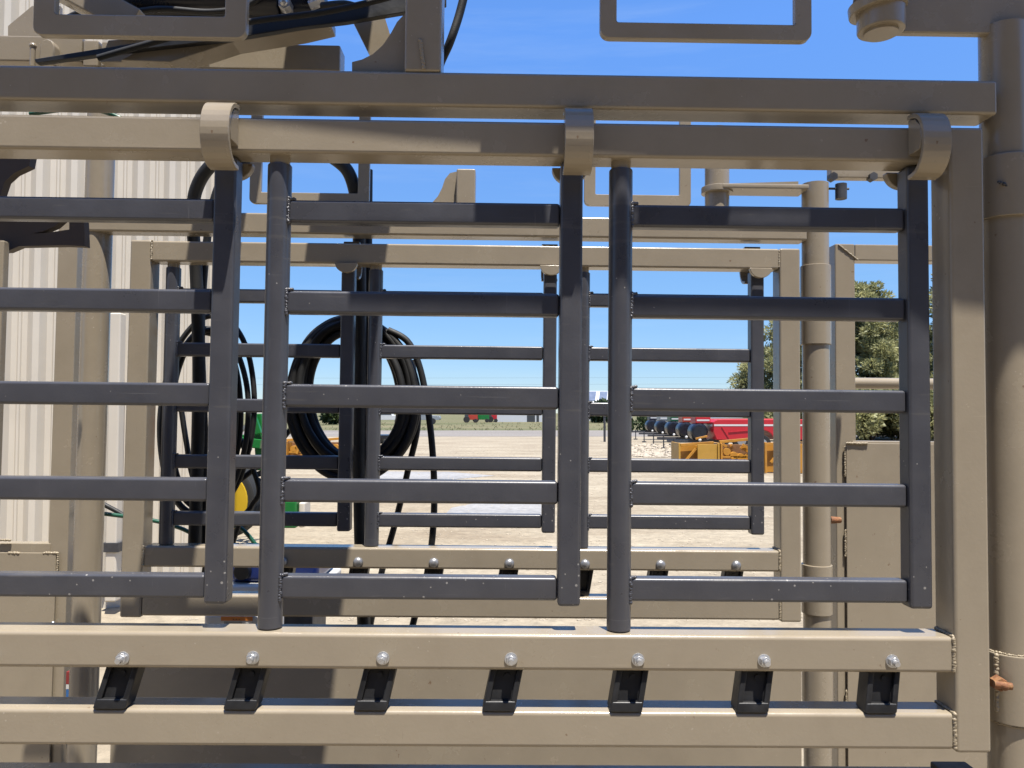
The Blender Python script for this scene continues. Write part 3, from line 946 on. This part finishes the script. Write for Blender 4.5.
g.build('label_print', INK, lab)
YB = 2.55
bl = thing('pump_unit', L(255, 640, YB), 'dark blue pump unit with white base standing behind the far side frame', 'pump unit', chute=True)
xb0, xb1 = xx(228, 580, YB), xx(318, 580, YB)
zb0 = zz(260, 583, YB)
MB().box((xb0, YB, zb0), (xb1, YB + .25, zz(260, 562, YB)), .018, 4).build('housing', BLUE, bl)
c = L(243, 571, YB); MB().cyl(c + Vector((0, .01, 0)), c + Vector((0, -.02, 0)), .030, .026, 24, .003).build('knob', RUBBER, bl)
MB().box((xb0 - .02, YB - .03, zb0 - .028), (xb1 + .02, YB + .28, zb0 - .001), .010, 4).build('base', WHITE, bl)
MB().box((xb0 + .02, YB + .02, GROUNDZ), (xb1 - .02, YB + .22, zb0 - .0285), .004).build('pedestal', STEELD, bl)

# ================================================================== SHED
YS = 6.3
xc = WX(221, YS)
shed = thing('metal_shed', (xc, YS, 0), 'off white metal shed with vertical ribbed siding at the left', 'shed')
g = MB()
t = bmesh.new()
prof = []
x = xc - .10
P = .229
n = 0
while x > -16:
    # one rib module, right to left
    for dx, dy in ((0, 0), (.042, -.055), (.084, -.055), (.126, 0), (.160, 0), (.168, -.012), (.182, -.012), (.190, 0)):
        prof.append((x - dx, YS + dy))
    x -= P
prof.insert(0, (xc, YS))
lo = [t.verts.new((p[0], p[1], .12)) for p in prof]
hi = [t.verts.new((p[0], p[1], 6.2)) for p in prof]
for i in range(len(prof) - 1):
    t.faces.new((lo[i + 1], lo[i], hi[i], hi[i + 1]))
g._merge(t)
g.build('wall', SIDING, shed, smooth=False)
MB().box((-16, YS + .03, 0), (xc, YS + .25, 6.15), 0).build('wall_core', SIDING, shed)
g = MB()
t = bmesh.new(); prof = []; y = YS + .1
while y < YS + 12:
    for dy, dx in ((0, 0), (.018, .019), (.048, .019), (.066, 0)): prof.append((xc + dx + .002, y + dy))
    y += P
lo = [t.verts.new((p[0], p[1], .12)) for p in prof]; hi = [t.verts.new((p[0], p[1], 6.2)) for p in prof]
for i in range(len(prof) - 1): t.faces.new((lo[i], lo[i + 1], hi[i + 1], hi[i]))
g._merge(t); g.build('side_wall', SIDING, shed, smooth=False)
MB().box((xc - .07, YS - .028, .02), (xc + .028, YS + .07, 6.2), .004).build('corner_trim', SIDING, shed)
MB().box((-16, YS - .02, 0), (xc, YS + .02, .115), .003).build('base_trim', SIDING, shed)
MB().prism([(-16, 6.2), (xc + .3, 6.2), (xc + .3, 6.3), (-16, 6.3)], 'y', YS - .12, YS + 12.2).build('roof', ROOFW, shed)
shed.rotation_euler.z = R(23)
k_ = (114 - 512) / F
s_ = (xc - k_ * YS) / (math.cos(R(23)) - k_ * math.sin(R(23))) 
YS_ = YS - s_ * math.sin(R(23)) - .12
YS0 = YS; YS = YS_
blocker = thing('sky_fill_blocker', (0, -7, 0), 'large dark tan barn added unseen behind the viewer to cut sky fill', 'blocker')  # unseen block added to reduce the sky light on shaded faces
MB().box((-14, -12, 0), (14, -6.2, 6.4), .02).build('wall', BLOCKERM, blocker)
MB().prism([(-12.4, 6.41), (-5.8, 6.41), (-9, 7.8)], 'x', -14.3, 14.3).build('roof', STEELD, blocker)
MB().box((-3, -6.19, 0), (3, -6.12, 3.8), .01).build('door', DOORDK, blocker)
ds = thing('downspout', (WX(114, YS - .1), YS - .1, 0), 'off white square downspout with a grey strap on the shed wall', 'downspout')
xd0_, xd1_ = WX(109, YS - .1), WX(120, YS - .1)
MB().box((xd0_, YS - .12, .1), (xd1_, YS - .03, W(114, 313, YS - .1).z), .012, 3).build('pipe', SIDING, ds)
zc_ = W(114, 547, YS - .1).z
MB().box((xd0_ - .02, YS - .13, zc_ - .035), (xd1_ + .02, YS - .022, zc_ + .035), .004).build('strap', STEELD, ds)
YS = YS0

# ================================================================== GREEN MACHINE (left, beyond the shed corner)
YM = 8.2
def wp(px, py, Y): return W(px, py, Y)
gm = thing('farm_implement', (WX(245, YM), YM, 0), 'green farm implement with a yellow wheel, half hidden behind the shed corner', 'implement')
wc = wp(221, 500, YM)
wheel = MB()
wheel.cyl((wc.x, YM - .16, wc.z), (wc.x, YM + .16, wc.z), .42, seg=40, bev=.05)
wh = wheel.build('tyre', TYRE, gm)
MB().cyl((wc.x, YM - .20, wc.z), (wc.x, YM - .15, wc.z), .35, .34, 40, .01).build('rim', YELLOW, gm)
g = MB()
g.bar(wp(224, 440, YM + .2), wp(262, 444, YM + .2), .12, .10, .01)
g.bar(wp(258, 414, YM + .3), wp(262, 470, YM + .3), .10, .10, .01)
g.bar(wp(240, 437, YM + .3), wp(262, 437, YM + .3), .08, .05, .01)
g.bar(wp(253, 415, YM + .2), wp(259, 434, YM + .2), .06, .07, .01)
g.build('frame', GREENP, gm)
g = MB()
for k in range(26):
    a = wp(random.uniform(236, 256), random.uniform(412, 470), YM + random.uniform(.3, .8))
    b2_ = a + Vector((random.uniform(-.14, .14), random.uniform(-.1, .1), random.uniform(-.25, .25)))
    g.bar(a, b2_, .03, .04, .003)
g.build('linkage', SILVER, gm)
g = MB()
for k in range(14):
    a = wp(random.uniform(238, 264), random.uniform(470, 512), YM + random.uniform(.2, .5))
    b2_ = a + Vector((random.uniform(-.2, .2), random.uniform(-.1, .1), random.uniform(-.2, .2)))
    g.bar(a, b2_, .05, .06, .004)
g.build('coulter_arms', STEELD, gm)
a = wp(270, 527, YM); b2_ = wp(299, 500, YM)
MB().box((a.x, YM - .1, a.z), (b2_.x, YM + .3, b2_.z), .02, 3).build('weight_box', GREENP, gm)
a = wp(299.5, 527, YM); b2_ = wp(306, 502, YM)
MB().box((a.x, YM - .05, a.z), (b2_.x, YM + .2, b2_.z), .02, 3).build('side_plate', SIDING, gm)

# ================================================================== YARD: trailers, blades, far things
def gz(py): return 1.5 * F / (py - 413.0)     # distance of a ground point seen at row py

TR = [(697, 29.0, REDP, 'long bright red tank trailer with a white stripe, nearest of the row', 4.6),
      (684, 32.5, DARKRED, 'orange red tank trailer with white stripe, second in the row behind the red one', 3.6),
      (672, 36.0, DKGREEN, 'green tank trailer in the middle of the parked row', 3.6),
      (661, 39.5, SILVER, 'silver grey tank trailer between the green and the navy ones', 3.6),
      (651, 43.5, NAVY, 'dark navy tank trailer farthest back in the parked row', 3.6)]
for i, (px, Y, m, lab, ln) in enumerate(TR):
    X = WX(px, Y)
    t = thing('tank_trailer', (X, Y, 0), lab, 'trailer', 'tank trailers parked in a row in the yard')
    MB().cyl((X, Y - .42, .80), (X, Y + .30, .80), .33, seg=36, bev=.12).build('front_tank', BLACKP, t)
    bx0 = X + .42
    ztop, zbot = 1.26, .52
    hl = ln
    pts = [(bx0, zbot + .30), (bx0 + .12, zbot), (bx0 + 1.25, zbot)]
    for k in range(9):
        a_ = R(180 - 180 * k / 8)
        pts.append((bx0 + 1.78 + .42 * math.cos(a_), zbot + .02 + .34 * math.sin(a_)))
    pts += [(bx0 + 2.3, zbot), (bx0 + hl, zbot), (bx0 + hl, ztop - .05), (bx0 + hl - .05, ztop), (bx0 + .15, ztop), (bx0, ztop - .10)]
    MB().prism(pts, 'y', Y - .75, Y + .85, .012).build('body', m, t)
    MB().box((bx0 + .02, Y - .758, 1.02), (bx0 + hl - .02, Y - .7505, 1.085), 0).box((bx0 - .006, Y - .6, 1.00), (bx0 - .0005, Y + .7, 1.085), 0).build('stripe', WHITE, t)
    g = MB().bar((bx0 + .3, Y - .76, 1.0), (bx0 + .55, Y - .76, .60), .03, .03, .004).bar((bx0 + .55, Y - .76, .80), (bx0 + 1.4, Y - .76, .87), .03, .03, .004)
    g.build('side_brace', m, t)
    for dx in (1.78,):
        w = MB().cyl((bx0 + dx, Y - .74, .36), (bx0 + dx, Y - .5, .36), .34, seg=30, bev=.03).build('wheel', TYRE, t)
        MB().cyl((bx0 + dx, Y - .752, .36), (bx0 + dx, Y - .735, .36), .19, seg=24, bev=.005).build('rim', SILVER, w)
    g = MB().bar((bx0 + 1, Y - .1, .45), (X - 1.15, Y - .1, .45), .09, .09, .006).bar((bx0 + 1, Y + .5, .45), (X - 1.15, Y - .05, .45), .07, .07, .006)
    g.build('tongue', STEELD, t)
    g = MB().cyl((X - .9, Y - .15, .06), (X - .9, Y - .15, .58), .028, seg=12).box((X - 1.0, Y - .25, .02), (X - .8, Y - .05, .06), .004)
    g.build('jack', STEELD, t)
    g = MB().box((X - .14, Y - .34, 1.10), (X + .43, Y + .5, 1.42), .05, 3)
    nb = g.build('nose_box', m, t)
    MB().box((X - .09, Y - .346, 1.20), (X + .38, Y - .3405, 1.26), 0).build('stripe', WHITE, nb)
    g = MB().cyl((X + .05, Y - .1, 1.41), (X + .05, Y - .1, 1.54), .05, seg=12).cyl((X + .02, Y - .1, 1.51), (X + .34, Y - .1, 1.51), .04, seg=12)
    g.build('valve', SILVER, t)
    MB().ball((X - .02, Y - .5, .50), .06, sub=2).build('lamp', WHITE, t)

# amber box blades in front of the trailers
YO = 19.8
def blade(px0, px1, Y, h, label, m, busy, m2=ORANGE):
    x0, x1 = WX(px0, Y), WX(px1, Y)
    t = thing('box_blade', ((x0 + x1) / 2, Y, 0), label, 'implement', 'box blades lined up in the yard')
    zb = .02
    MB().box((x0, Y - .04, zb), (x0 + .05, Y + .9, h), .01).build('side_plate', m, t)
    MB().box((x1 - .05, Y - .04, zb), (x1, Y + .9, h), .01).build('side_plate', m, t)
    xm = x0 + (x1 - x0) * .47
    if busy:
        MB().box((x0 + .052, Y + .45, zb), (x1 - .052, Y + .5, h * .93), .008).build('moldboard', RUSTD, t)
        g = MB().bar((x0 + .06, Y + .25, h * .5), (x1 - .06, Y + .25, h * .5), .3, .05, .006)
        for k in range(15):
            a = Vector((random.uniform(x0 + .1, x1 - .1), Y + random.uniform(.05, .4), random.uniform(.15, h * .9)))
            d = Vector((random.uniform(-.28, .28), 0, random.uniform(-.25, .25)))
            q = a + d; q.x = min(max(q.x, x0 + .1), x1 - .1); q.z = min(max(q.z, .08), h * .95)
            g.bar(a, q, .05, .07, .006)
        for k in range(5):
            c_ = Vector((x0 + .2 + (x1 - x0 - .4) * k / 4, Y + .1, h * random.uniform(.4, .75)))
            g.cyl(c_, c_ + Vector((0, .1, 0)), .10, seg=16, bev=.01)
        g.build('linkage', m2, t)
        MB().bar((x0, Y + .1, h + .03), (x1, Y + .3, h + .12), .07, .07, .006).build('top_bar', m2, t)
    else:
        MB().box((xm, Y, zb), (x1 - .052, Y + .03, h * .95), .008).build('front_plate', m, t)
        MB().box((x0 + .052, Y + .3, zb), (x1 - .052, Y + .34, h * .9), .008).build('moldboard', m2, t)
        g = MB().bar((xm - .3, Y + .1, h * .35), (xm - .02, Y + .1, h * .8), .06, .06, .006).bar((x0 + .1, Y + .2, h * .92), (x1 - .1, Y + .2, h * 1.0), .09, .07, .006)
        g.bar((xm + .15, Y + .2, h), (xm + .15, Y + .2, h + .18), .06, .06, .006).bar((xm - .0, Y + .2, h + .1), (xm + .3, Y + .2, h + .17), .05, .05, .006)
        g.build('hitch', m2, t)
    return t
blade(678, 719, YO, .73, 'dull amber box blade at the left end, with plain front plate', AMBER, False)
blade(720, 763, YO + .1, .72, 'orange box blade full of linkage, between two plainer ones', ORANGE, True)
blade(764, 806, 19.0, .78, 'bright orange box blade with plain front plate behind the far gate post', ORANGE, False)
blade(812, 842, 19.6, .74, 'orange box blade glimpsed between the tan posts at right', ORANGE, True)
# orange frames at the left, a flatbed hitch near the middle
YQ = 22.5
blade(286, 318, YQ + .4, .66, 'orange implement seen at the left edge of the thick hose coil', ORANGE, True)
blade(322, 360, YQ, .68, 'orange implement standing inside the ring of the thick hose coil', ORANGE, True)
fb = thing('flat_trailer', (WX(388, 38), 38, 0), 'low black flat trailer parked beyond the hose coil', 'trailer')
x0, x1 = WX(376, 38), WX(396, 38)
MB().box((x0, 37.5, .25), (x1, 39.3, .42), .02).build('deck', BLACKP, fb)
MB().box((x0 + .1, 37.45, .02), (x0 + .3, 39.3, .25), .02).box((x1 - .3, 37.45, .02), (x1 - .1, 39.3, .25), .02).build('skids', STEELD, fb)
for px in (378, 392):
    MB().ball((WX(px, 38), 37.45, .36), .06, sub=2).build('reflector', WHITE, fb)

# far pickups
def pickup(px, Y, m, label, flip=1):
    X = WX(px, Y)
    t = thing('pickup_truck', (X, Y, 0), label, 'pickup', 'pickups parked across the road')
    s = flip
    pts = [(-2.7, .55), (2.6, .55), (2.7, .75), (2.6, 1.1), (1.3, 1.2), (.6, 1.85), (-.9, 1.85), (-1.0, 1.2), (-2.7, 1.2)]
    MB().prism([(X + s * x, z) for x, z in pts], 'y', Y - .9, Y + .9, .03).build('body', m, t)
    MB().prism([(X + s * x, z) for x, z in [(-.85, 1.25), (1.15, 1.25), (.6, 1.75), (-.85, 1.75)]], 'y', Y - .91, Y - .895).build('window', DOORDK, t)
    for dx in (-1.7, 1.7):
        MB().cyl((X + s * dx, Y - .92, .4), (X + s * dx, Y - .65, .4), .4, seg=24, bev=.04).build('wheel', TYRE, t)
    return t
pickup(386, 105, WHITE, 'small white pickup parked across the road inside the hose coil', -1)
pickup(421, 105, SILVER, 'small silver pickup parked across the road right of the hose coil')

# far farm machines
def machine(px, Y, m, label, sc=1.0):
    X = WX(px, Y)
    t = thing('tractor', (X, Y, 0), label, 'tractor', 'small tractors across the road')
    MB().box((X - .5 * sc, Y - .4, .45), (X + 1.3 * sc, Y + .4, 1.35), .05).build('hood', m, t)
    MB().box((X - 1.2 * sc, Y - .6, .9), (X - .45 * sc, Y + .6, 2.35), .06).build('cab', DOORDK, t)
    MB().box((X - 1.3 * sc, Y - .7, 2.36), (X - .35 * sc, Y + .7, 2.5), .04).build('roof', m, t)
    MB().cyl((X - .8 * sc, Y - .95, .5), (X - .8 * sc, Y - .62, .5), .5, seg=28, bev=.06).build('wheel', TYRE, t)
    MB().cyl((X + .95 * sc, Y - .8, .3), (X + .95 * sc, Y - .5, .3), .3, seg=24, bev=.05).build('wheel', TYRE, t)
machine(471, 120, DARKRED, 'small red tractor far across the road', .8)
machine(481, 122, GREENP, 'small green tractor far across the road', 1.0)
machine(493, 124, REDP, 'tiny red tractor beside the white far building', .5)

# far white building with doorway
YW = 128
x0, x1 = WX(497, YW), WX(545, YW)
fbld = thing('farm_building', ((x0 + x1) / 2, YW, 0), 'low white metal building with dark doorway beyond the road', 'building')
MB().box((x0, YW, 0), (x1, YW + 12, 3.4), 0).build('wall', ROOFW, fbld)
MB().prism([(YW - .4, 3.4), (YW + 12.4, 3.4), (YW + 6, 4.6)], 'x', x0 - .3, x1 + .3).build('roof', ROOFW, fbld)
a0, a1 = WX(527, YW), WX(535, YW)
MB().box((a0, YW - .05, .02), (a1, YW - .01, 2.9), 0).build('doorway', DOORDK, fbld)
MB().box((WX(536.5, YW), YW - .05, .02), (WX(539, YW), YW - .01, 2.6), 0).build('doorway', DOORDK, fbld)
# solar roof building
YE = 150
x0, x1 = WX(586, YE), WX(632, YE)
sb = thing('solar_building', ((x0 + x1) / 2, YE, 0), 'white farm building with blue solar panels on its sloping roof', 'building')
zt0, zt1 = W(600, 403, YE).z, W(600, 391, YE + 4).z
MB().box((x0, YE, 0), (x1, YE + 8, zt0), 0).build('wall', ROOFW, sb)
MB().prism([(YE - .3, zt0), (YE + 4, zt1), (YE + 8.3, zt0)], 'x', x0, x1).build('roof', ROOFW, sb)
nrm = Vector((0, -(zt1 - zt0), 4.3)).normalized()
for k in range(4):
    xa_ = x0 + .3 + k * (x1 - x0) / 4
    xb_ = xa_ + (x1 - x0) / 4 * .68
    t0, t1 = .16, .92
    p = lambda x, t_: Vector((x, YE - .3 + 4.3 * t_, zt0 + (zt1 - zt0) * t_)) + nrm * .12
    b = bmesh.new()
    top = [b.verts.new(v) for v in (p(xa_, t0), p(xb_, t0), p(xb_ + .6, t1), p(xa_ + .6, t1))]
    bot = [b.verts.new(v.co - nrm * .08) for v in top]
    b.faces.new(top); b.faces.new(list(reversed(bot)))
    for i in range(4): b.faces.new((top[i], bot[i], bot[(i + 1) % 4], top[(i + 1) % 4]))
    g = MB(); g._merge(b); g.build('solar_panel', GLASSB, sb, smooth=False)

# power line far off
pl = thing('power_line', (0, 140, 0), 'distant power line with two thin wires sagging across the sky', 'power line')
for px in (-260, 1290):
    X = WX(px, 140)
    MB().cyl((X, 140, 0), (X, 140, 8.6), .14, .10, 14).bar((X, 139, 8.0), (X, 141, 8.0), .1, .12, .01).build('pole', BARK, pl)
for (za, dy) in ((8.05, -1), (6.9, 0)):
    pts = []
    for k in range(13):
        u = k / 12
        pts.append((WX(-260, 140) * (1 - u) + WX(1290, 140) * u, 140 + dy, za + .5 * u - 3.0 * u * (1 - u) * .6))
    MB().tube(pts, .010, 6, 4).build('wire', STEELD, pl)

# small stand-pipe fence in front of the field (the thin dark post by the middle gate)
fp_ = thing('marker_post', (WX(605, 40), 40, 0), 'thin dark post standing at the yard edge beside the near hinge tube', 'post')
MB().cyl((WX(604.5, 40), 40, 0), (WX(604.5, 40), 40, 1.3), .06, seg=12).build('shaft', STEELD, fp_)
MB().cyl((WX(604.5, 40), 40, 1.3), (WX(604.5, 40), 40, 1.36), .075, seg=12, bev=.01).build('cap', STEELD, fp_)


# ================================================================== VEGETATION
def foliage(clumps, n, size, flat=.55, seed=0):
    """many small blades spread through each clump (x,y,z,rx,ry,rz)"""
    rnd = random.Random(seed)
    verts, faces = [], []
    tot = sum(c[3] * c[5] for c in clumps)
    for (cx_, cy_, cz_, rx, ry, rz) in clumps:
        k = max(20, int(n * rx * rz / tot))
        for _ in range(k):
            while True:
                u = Vector((rnd.uniform(-1, 1), rnd.uniform(-1, 1), rnd.uniform(-1, 1)))
                if .12 < u.length < 1: break
            u = u * (u.length ** -.45)
            if u.length > 1: u.normalize()
            p = Vector((cx_ + u.x * rx, cy_ + u.y * ry, cz_ + u.z * rz))
            out = Vector((u.x, u.y, u.z * .6 + .35)).normalized()
            d = (out + Vector((rnd.uniform(-.8, .8), rnd.uniform(-.8, .8), rnd.uniform(-.8, .8)))).normalized()
            s = d.cross(Vector((rnd.uniform(-1, 1), rnd.uniform(-1, 1), rnd.uniform(-1, 1))))
            if s.length < .05: continue
            s.normalize()
            ln = size * rnd.uniform(.6, 1.5)
            w = ln * flat * .5
            i = len(verts)
            verts += [p - s * w * .4, p + d * ln * .5 - s * w, p + d * ln, p + d * ln * .5 + s * w]
            faces.append((i, i + 1, i + 2, i + 3))
    return verts, faces


def pine(px, Y, ztop, wid, label, n, seed):
    rnd = random.Random(seed)
    X = WX(px, Y)
    t = thing('pine_tree', (X, Y, 0), label, 'pine tree', 'pine trees at the yard edge')
    g = MB().cyl((X, Y, 0), (X + rnd.uniform(-.2, .2), Y, ztop * .93), .20, .03, 12)
    clumps = []
    z = .25
    while z < ztop * .96:
        f = z / ztop
        r = wid * (1.0 - f) ** .5 * 1
        m = 6 if f < .7 else 4
        a0 = rnd.uniform(0, 6.28)
        for k in range(m):
            a = a0 + 2 * PI * k / m + rnd.uniform(-.4, .4)
            rr = r * rnd.uniform(.55, 1.05)
            e = Vector((X + rr * math.cos(a), Y + rr * math.sin(a), z + rr * .28 + rnd.uniform(-.1, .25)))
            g.cyl((X, Y, z - .1), e, .05 * (1 - f) + .015, .01, 6)
            q = rnd.uniform(.30, .72) * (1 - .45 * f)
            clumps.append((e.x, e.y, e.z, q * 1.15, q * 1.15, q * .8))
            mid = Vector((X, Y, z)).lerp(e, .58)
            clumps.append((mid.x, mid.y, mid.z + .1, q * 1.1, q * 1.1, q * .75))
        z += rnd.uniform(.38, .55)
    clumps.append((X, Y, ztop - .35, .16, .16, .38))
    clumps.append((X + .15, Y, ztop - .8, .32, .32, .4))
    g.build('trunk', BARK, t)
    v, f = foliage(clumps, int(n * 2.2), .21, .34, seed)
    me = bpy.data.meshes.new('crown'); me.from_pydata([tuple(Vector(p) - Vector((X, Y, 0))) for p in v], [], f); me.materials.append(NEEDLE)
    o = bpy.data.objects.new('crown', me); col.objects.link(o); o.parent = t
    return t


def top_z(py, Y): return 1.5 + (413 - py) / F * Y
pine(751, 47, top_z(366, 47), 1.55, 'small pale pine at the left end of the trees, over the red trailer', 9000, 1)
pine(795, 45, top_z(296, 45), 2.5, 'mid sized pine showing on both sides of the far frame post', 22000, 2)
pine(866, 43, top_z(283, 43), 2.9, 'broad pine filling the opening above the round middle bar', 30000, 3)
pine(905, 46, top_z(312, 46), 2.6, 'shorter pine crowding the broad one on its right', 20000, 5)
pine(968, 44, top_z(225, 44), 3.2, 'tallest pine, mostly hidden behind the near right end post', 22000, 4)


def shrub(px, Y, h, w, label, seed, n=1500, m=None, size=None):
    rnd = random.Random(seed)
    X = WX(px, Y)
    t = thing('shrub', (X, Y, 0), label, 'shrub', 'far shrubs along the field')
    cl = []
    for k in range(9):
        q = rnd.uniform(.35, .5) * h
        cl.append((X + rnd.uniform(-1, 1) * w * .7, Y + rnd.uniform(-.5, .5) * w, rnd.uniform(.3, .75) * h, q, q, q * .75))
    g = MB()
    for c_ in cl[:5]: g.cyl((X, Y, 0), (c_[0], c_[1], c_[2]), .07, .03, 6)
    g.build('stem', BARK, t)
    v, f = foliage(cl, n, size or h * .22, .5, seed)
    me = bpy.data.meshes.new('leaves'); me.from_pydata([tuple(Vector(p) - Vector((X, Y, 0))) for p in v], [], f); me.materials.append(m or SHRUB)
    o = bpy.data.objects.new('leaves', me); col.objects.link(o); o.parent = t
shrub(652, 62, 1.6, 1.6, 'low dark green shrub left of the parked trailers', 11)
shrub(332, 100, 2.4, 1.4, 'round green bush inside the thick hose coil', 12)
shrub(602, 118, 3.1, 1.5, 'green tree in front of the solar building', 13)
shrub(668, 64, 1.8, 1.2, 'green shrub right behind the rear trailers', 14)

for (px_, h_, sd_) in ((842, 2.6, 21), (872, 2.9, 22), (902, 2.5, 23), (936, 2.8, 24), (800, 2.4, 25)):
    shrub(px_, 40 + sd_ % 3, h_, 1.9, {21: 'dark bushy undergrowth left of the right end door panel', 22: 'dark bushy undergrowth below the round middle bar', 23: 'dark undergrowth beside the right near latch post', 24: 'dark undergrowth behind the near right end post', 25: 'dark undergrowth behind the far right corner pipe'}[sd_], sd_, 9000, NEEDLE, .20)

# loose stones and low heaps of gravel by the trailers
rnd = random.Random(5)
verts, faces = [], []
def stone(x, y, r):
    i = len(verts)
    z0 = .004
    jit = lambda: rnd.uniform(.7, 1.25)
    ring = [(x + r * math.cos(a) * jit(), y + r * math.sin(a) * jit(), z0 + r * .25 * jit()) for a in (0, 1.05, 2.1, 3.14, 4.2, 5.25)]
    verts.extend(ring); verts.append((x, y, z0 + r * .75 * jit())); 
    base = [(x + r * .8 * math.cos(a), y + r * .8 * math.sin(a), z0 - .01) for a in (0, 1.05, 2.1, 3.14, 4.2, 5.25)]
    verts.extend(base)
    for k in range(6):
        faces.append((i + k, i + (k + 1) % 6, i + 6))
        faces.append((i + 7 + k, i + 7 + (k + 1) % 6, i + (k + 1) % 6, i + k))
for k in range(5000):
    y = 5.6 + 26 * rnd.random() ** 1.6
    x = rnd.uniform(-.42, .62) * y
    if YS - .3 < y and x < xc + .2 and y < YS + 12: continue
    stone(x, y, rnd.uniform(.005, .013) * (1 + y / 25))
for k in range(900):
    y = rnd.uniform(26, 36); x = rnd.uniform(4.4, 8.2) * y / 30
    stone(x, y, rnd.uniform(.03, .12))
me = bpy.data.meshes.new('loose_stones'); me.from_pydata(verts, [], faces); me.materials.append(STONE)
o = bpy.data.objects.new('loose_stones', me); col.objects.link(o)
tag(o, 'loose pale stones scattered over the gravel yard', 'stones', kind='stuff')
# weeds along the yard edge
rnd = random.Random(9)
verts, faces = [], []
for k in range(900):
    y = 66 + 50 * rnd.random() ** 1.5
    x = rnd.uniform(-.35, .5) * y
    h = rnd.uniform(.08, .25)
    i = len(verts); w = .06
    dx = rnd.uniform(-.2, .2)
    verts += [(x - w, y, 0), (x + w, y, 0), (x + dx, y + .05, h)]
    faces.append((i, i + 1, i + 2))
me = bpy.data.meshes.new('field_weeds'); me.from_pydata(verts, [], faces); me.materials.append(WEED)
o = bpy.data.objects.new('field_weeds', me); col.objects.link(o)
tag(o, 'low weeds at the edge of the dry field', 'weeds', kind='stuff')

for o in bpy.data.objects:
    if '_base' in o: del o['_base']

# ================================================================== LIGHT
w = bpy.data.worlds.new('World'); scene.world = w; w.use_nodes = True
N, K = w.node_tree.nodes, w.node_tree.links
sky = N.new('ShaderNodeTexSky'); sky.sky_type = 'NISHITA'; sky.sun_disc = False
el = math.atan2(1, math.hypot(SUN.x, SUN.y))
sky.sun_elevation = el
sky.sun_rotation = math.atan2(SUN.x, SUN.y)
sky.altitude = 0; sky.air_density = .6; sky.dust_density = 0; sky.ozone_density = 6.0
bg = N['Background']; bg.inputs['Strength'].default_value = .15
gtc = N.new('ShaderNodeTexCoord'); sep = N.new('ShaderNodeSeparateXYZ'); K.new(gtc.outputs['Generated'], sep.inputs[0])
rp = N.new('ShaderNodeValToRGB'); K.new(sep.outputs['Z'], rp.inputs['Fac'])
ee = rp.color_ramp.elements
ee[0].position = .02; ee[0].color = (.36, .335, .31, 1)
ee[1].position = .45; ee[1].color = (.66, .86, 1, 1)
e2 = ee.new(.18); e2.color = (.51, .57, .55, 1)
mul = N.new('ShaderNodeMixRGB'); mul.blend_type = 'MULTIPLY'; mul.inputs['Fac'].default_value = 1
K.new(sky.outputs['Color'], mul.inputs[1]); K.new(rp.outputs['Color'], mul.inputs[2])
cm = N.new('ShaderNodeMapping'); cm.inputs['Scale'].default_value = (2.2, 2.2, 26); K.new(gtc.outputs['Generated'], cm.inputs['Vector'])
cn = N.new('ShaderNodeTexNoise'); cn.inputs['Scale'].default_value = 1.4; cn.inputs['Detail'].default_value = 7; cn.inputs['Roughness'].default_value = .6
K.new(cm.outputs['Vector'], cn.inputs['Vector'])
cr = N.new('ShaderNodeMapRange'); cr.inputs['From Min'].default_value = .52; cr.inputs['From Max'].default_value = .8; cr.inputs['To Max'].default_value = .10
K.new(cn.outputs['Fac'], cr.inputs['Value'])
cx_ = N.new('ShaderNodeMixRGB'); cx_.inputs[2].default_value = (2.1, 2.5, 2.75, 1)
K.new(cr.outputs['Result'], cx_.inputs['Fac']); K.new(mul.outputs['Color'], cx_.inputs[1])
K.new(cx_.outputs['Color'], bg.inputs['Color'])
sd = bpy.data.lights.new('sun', 'SUN'); sd.energy = 4.6; sd.angle = R(.53); sd.color = (1, .95, .87)
so = bpy.data.objects.new('sun', sd); col.objects.link(so)
so.rotation_euler = (-SUN).to_track_quat('-Z', 'Y').to_euler()
so.location = (3, -6, 30)

scene.view_settings.view_transform = 'Standard'
scene.view_settings.look = 'None'
scene.view_settings.gamma = 1
scene.view_settings.exposure = 1.3
scene.render.resolution_x = 1024
scene.render.resolution_y = 768
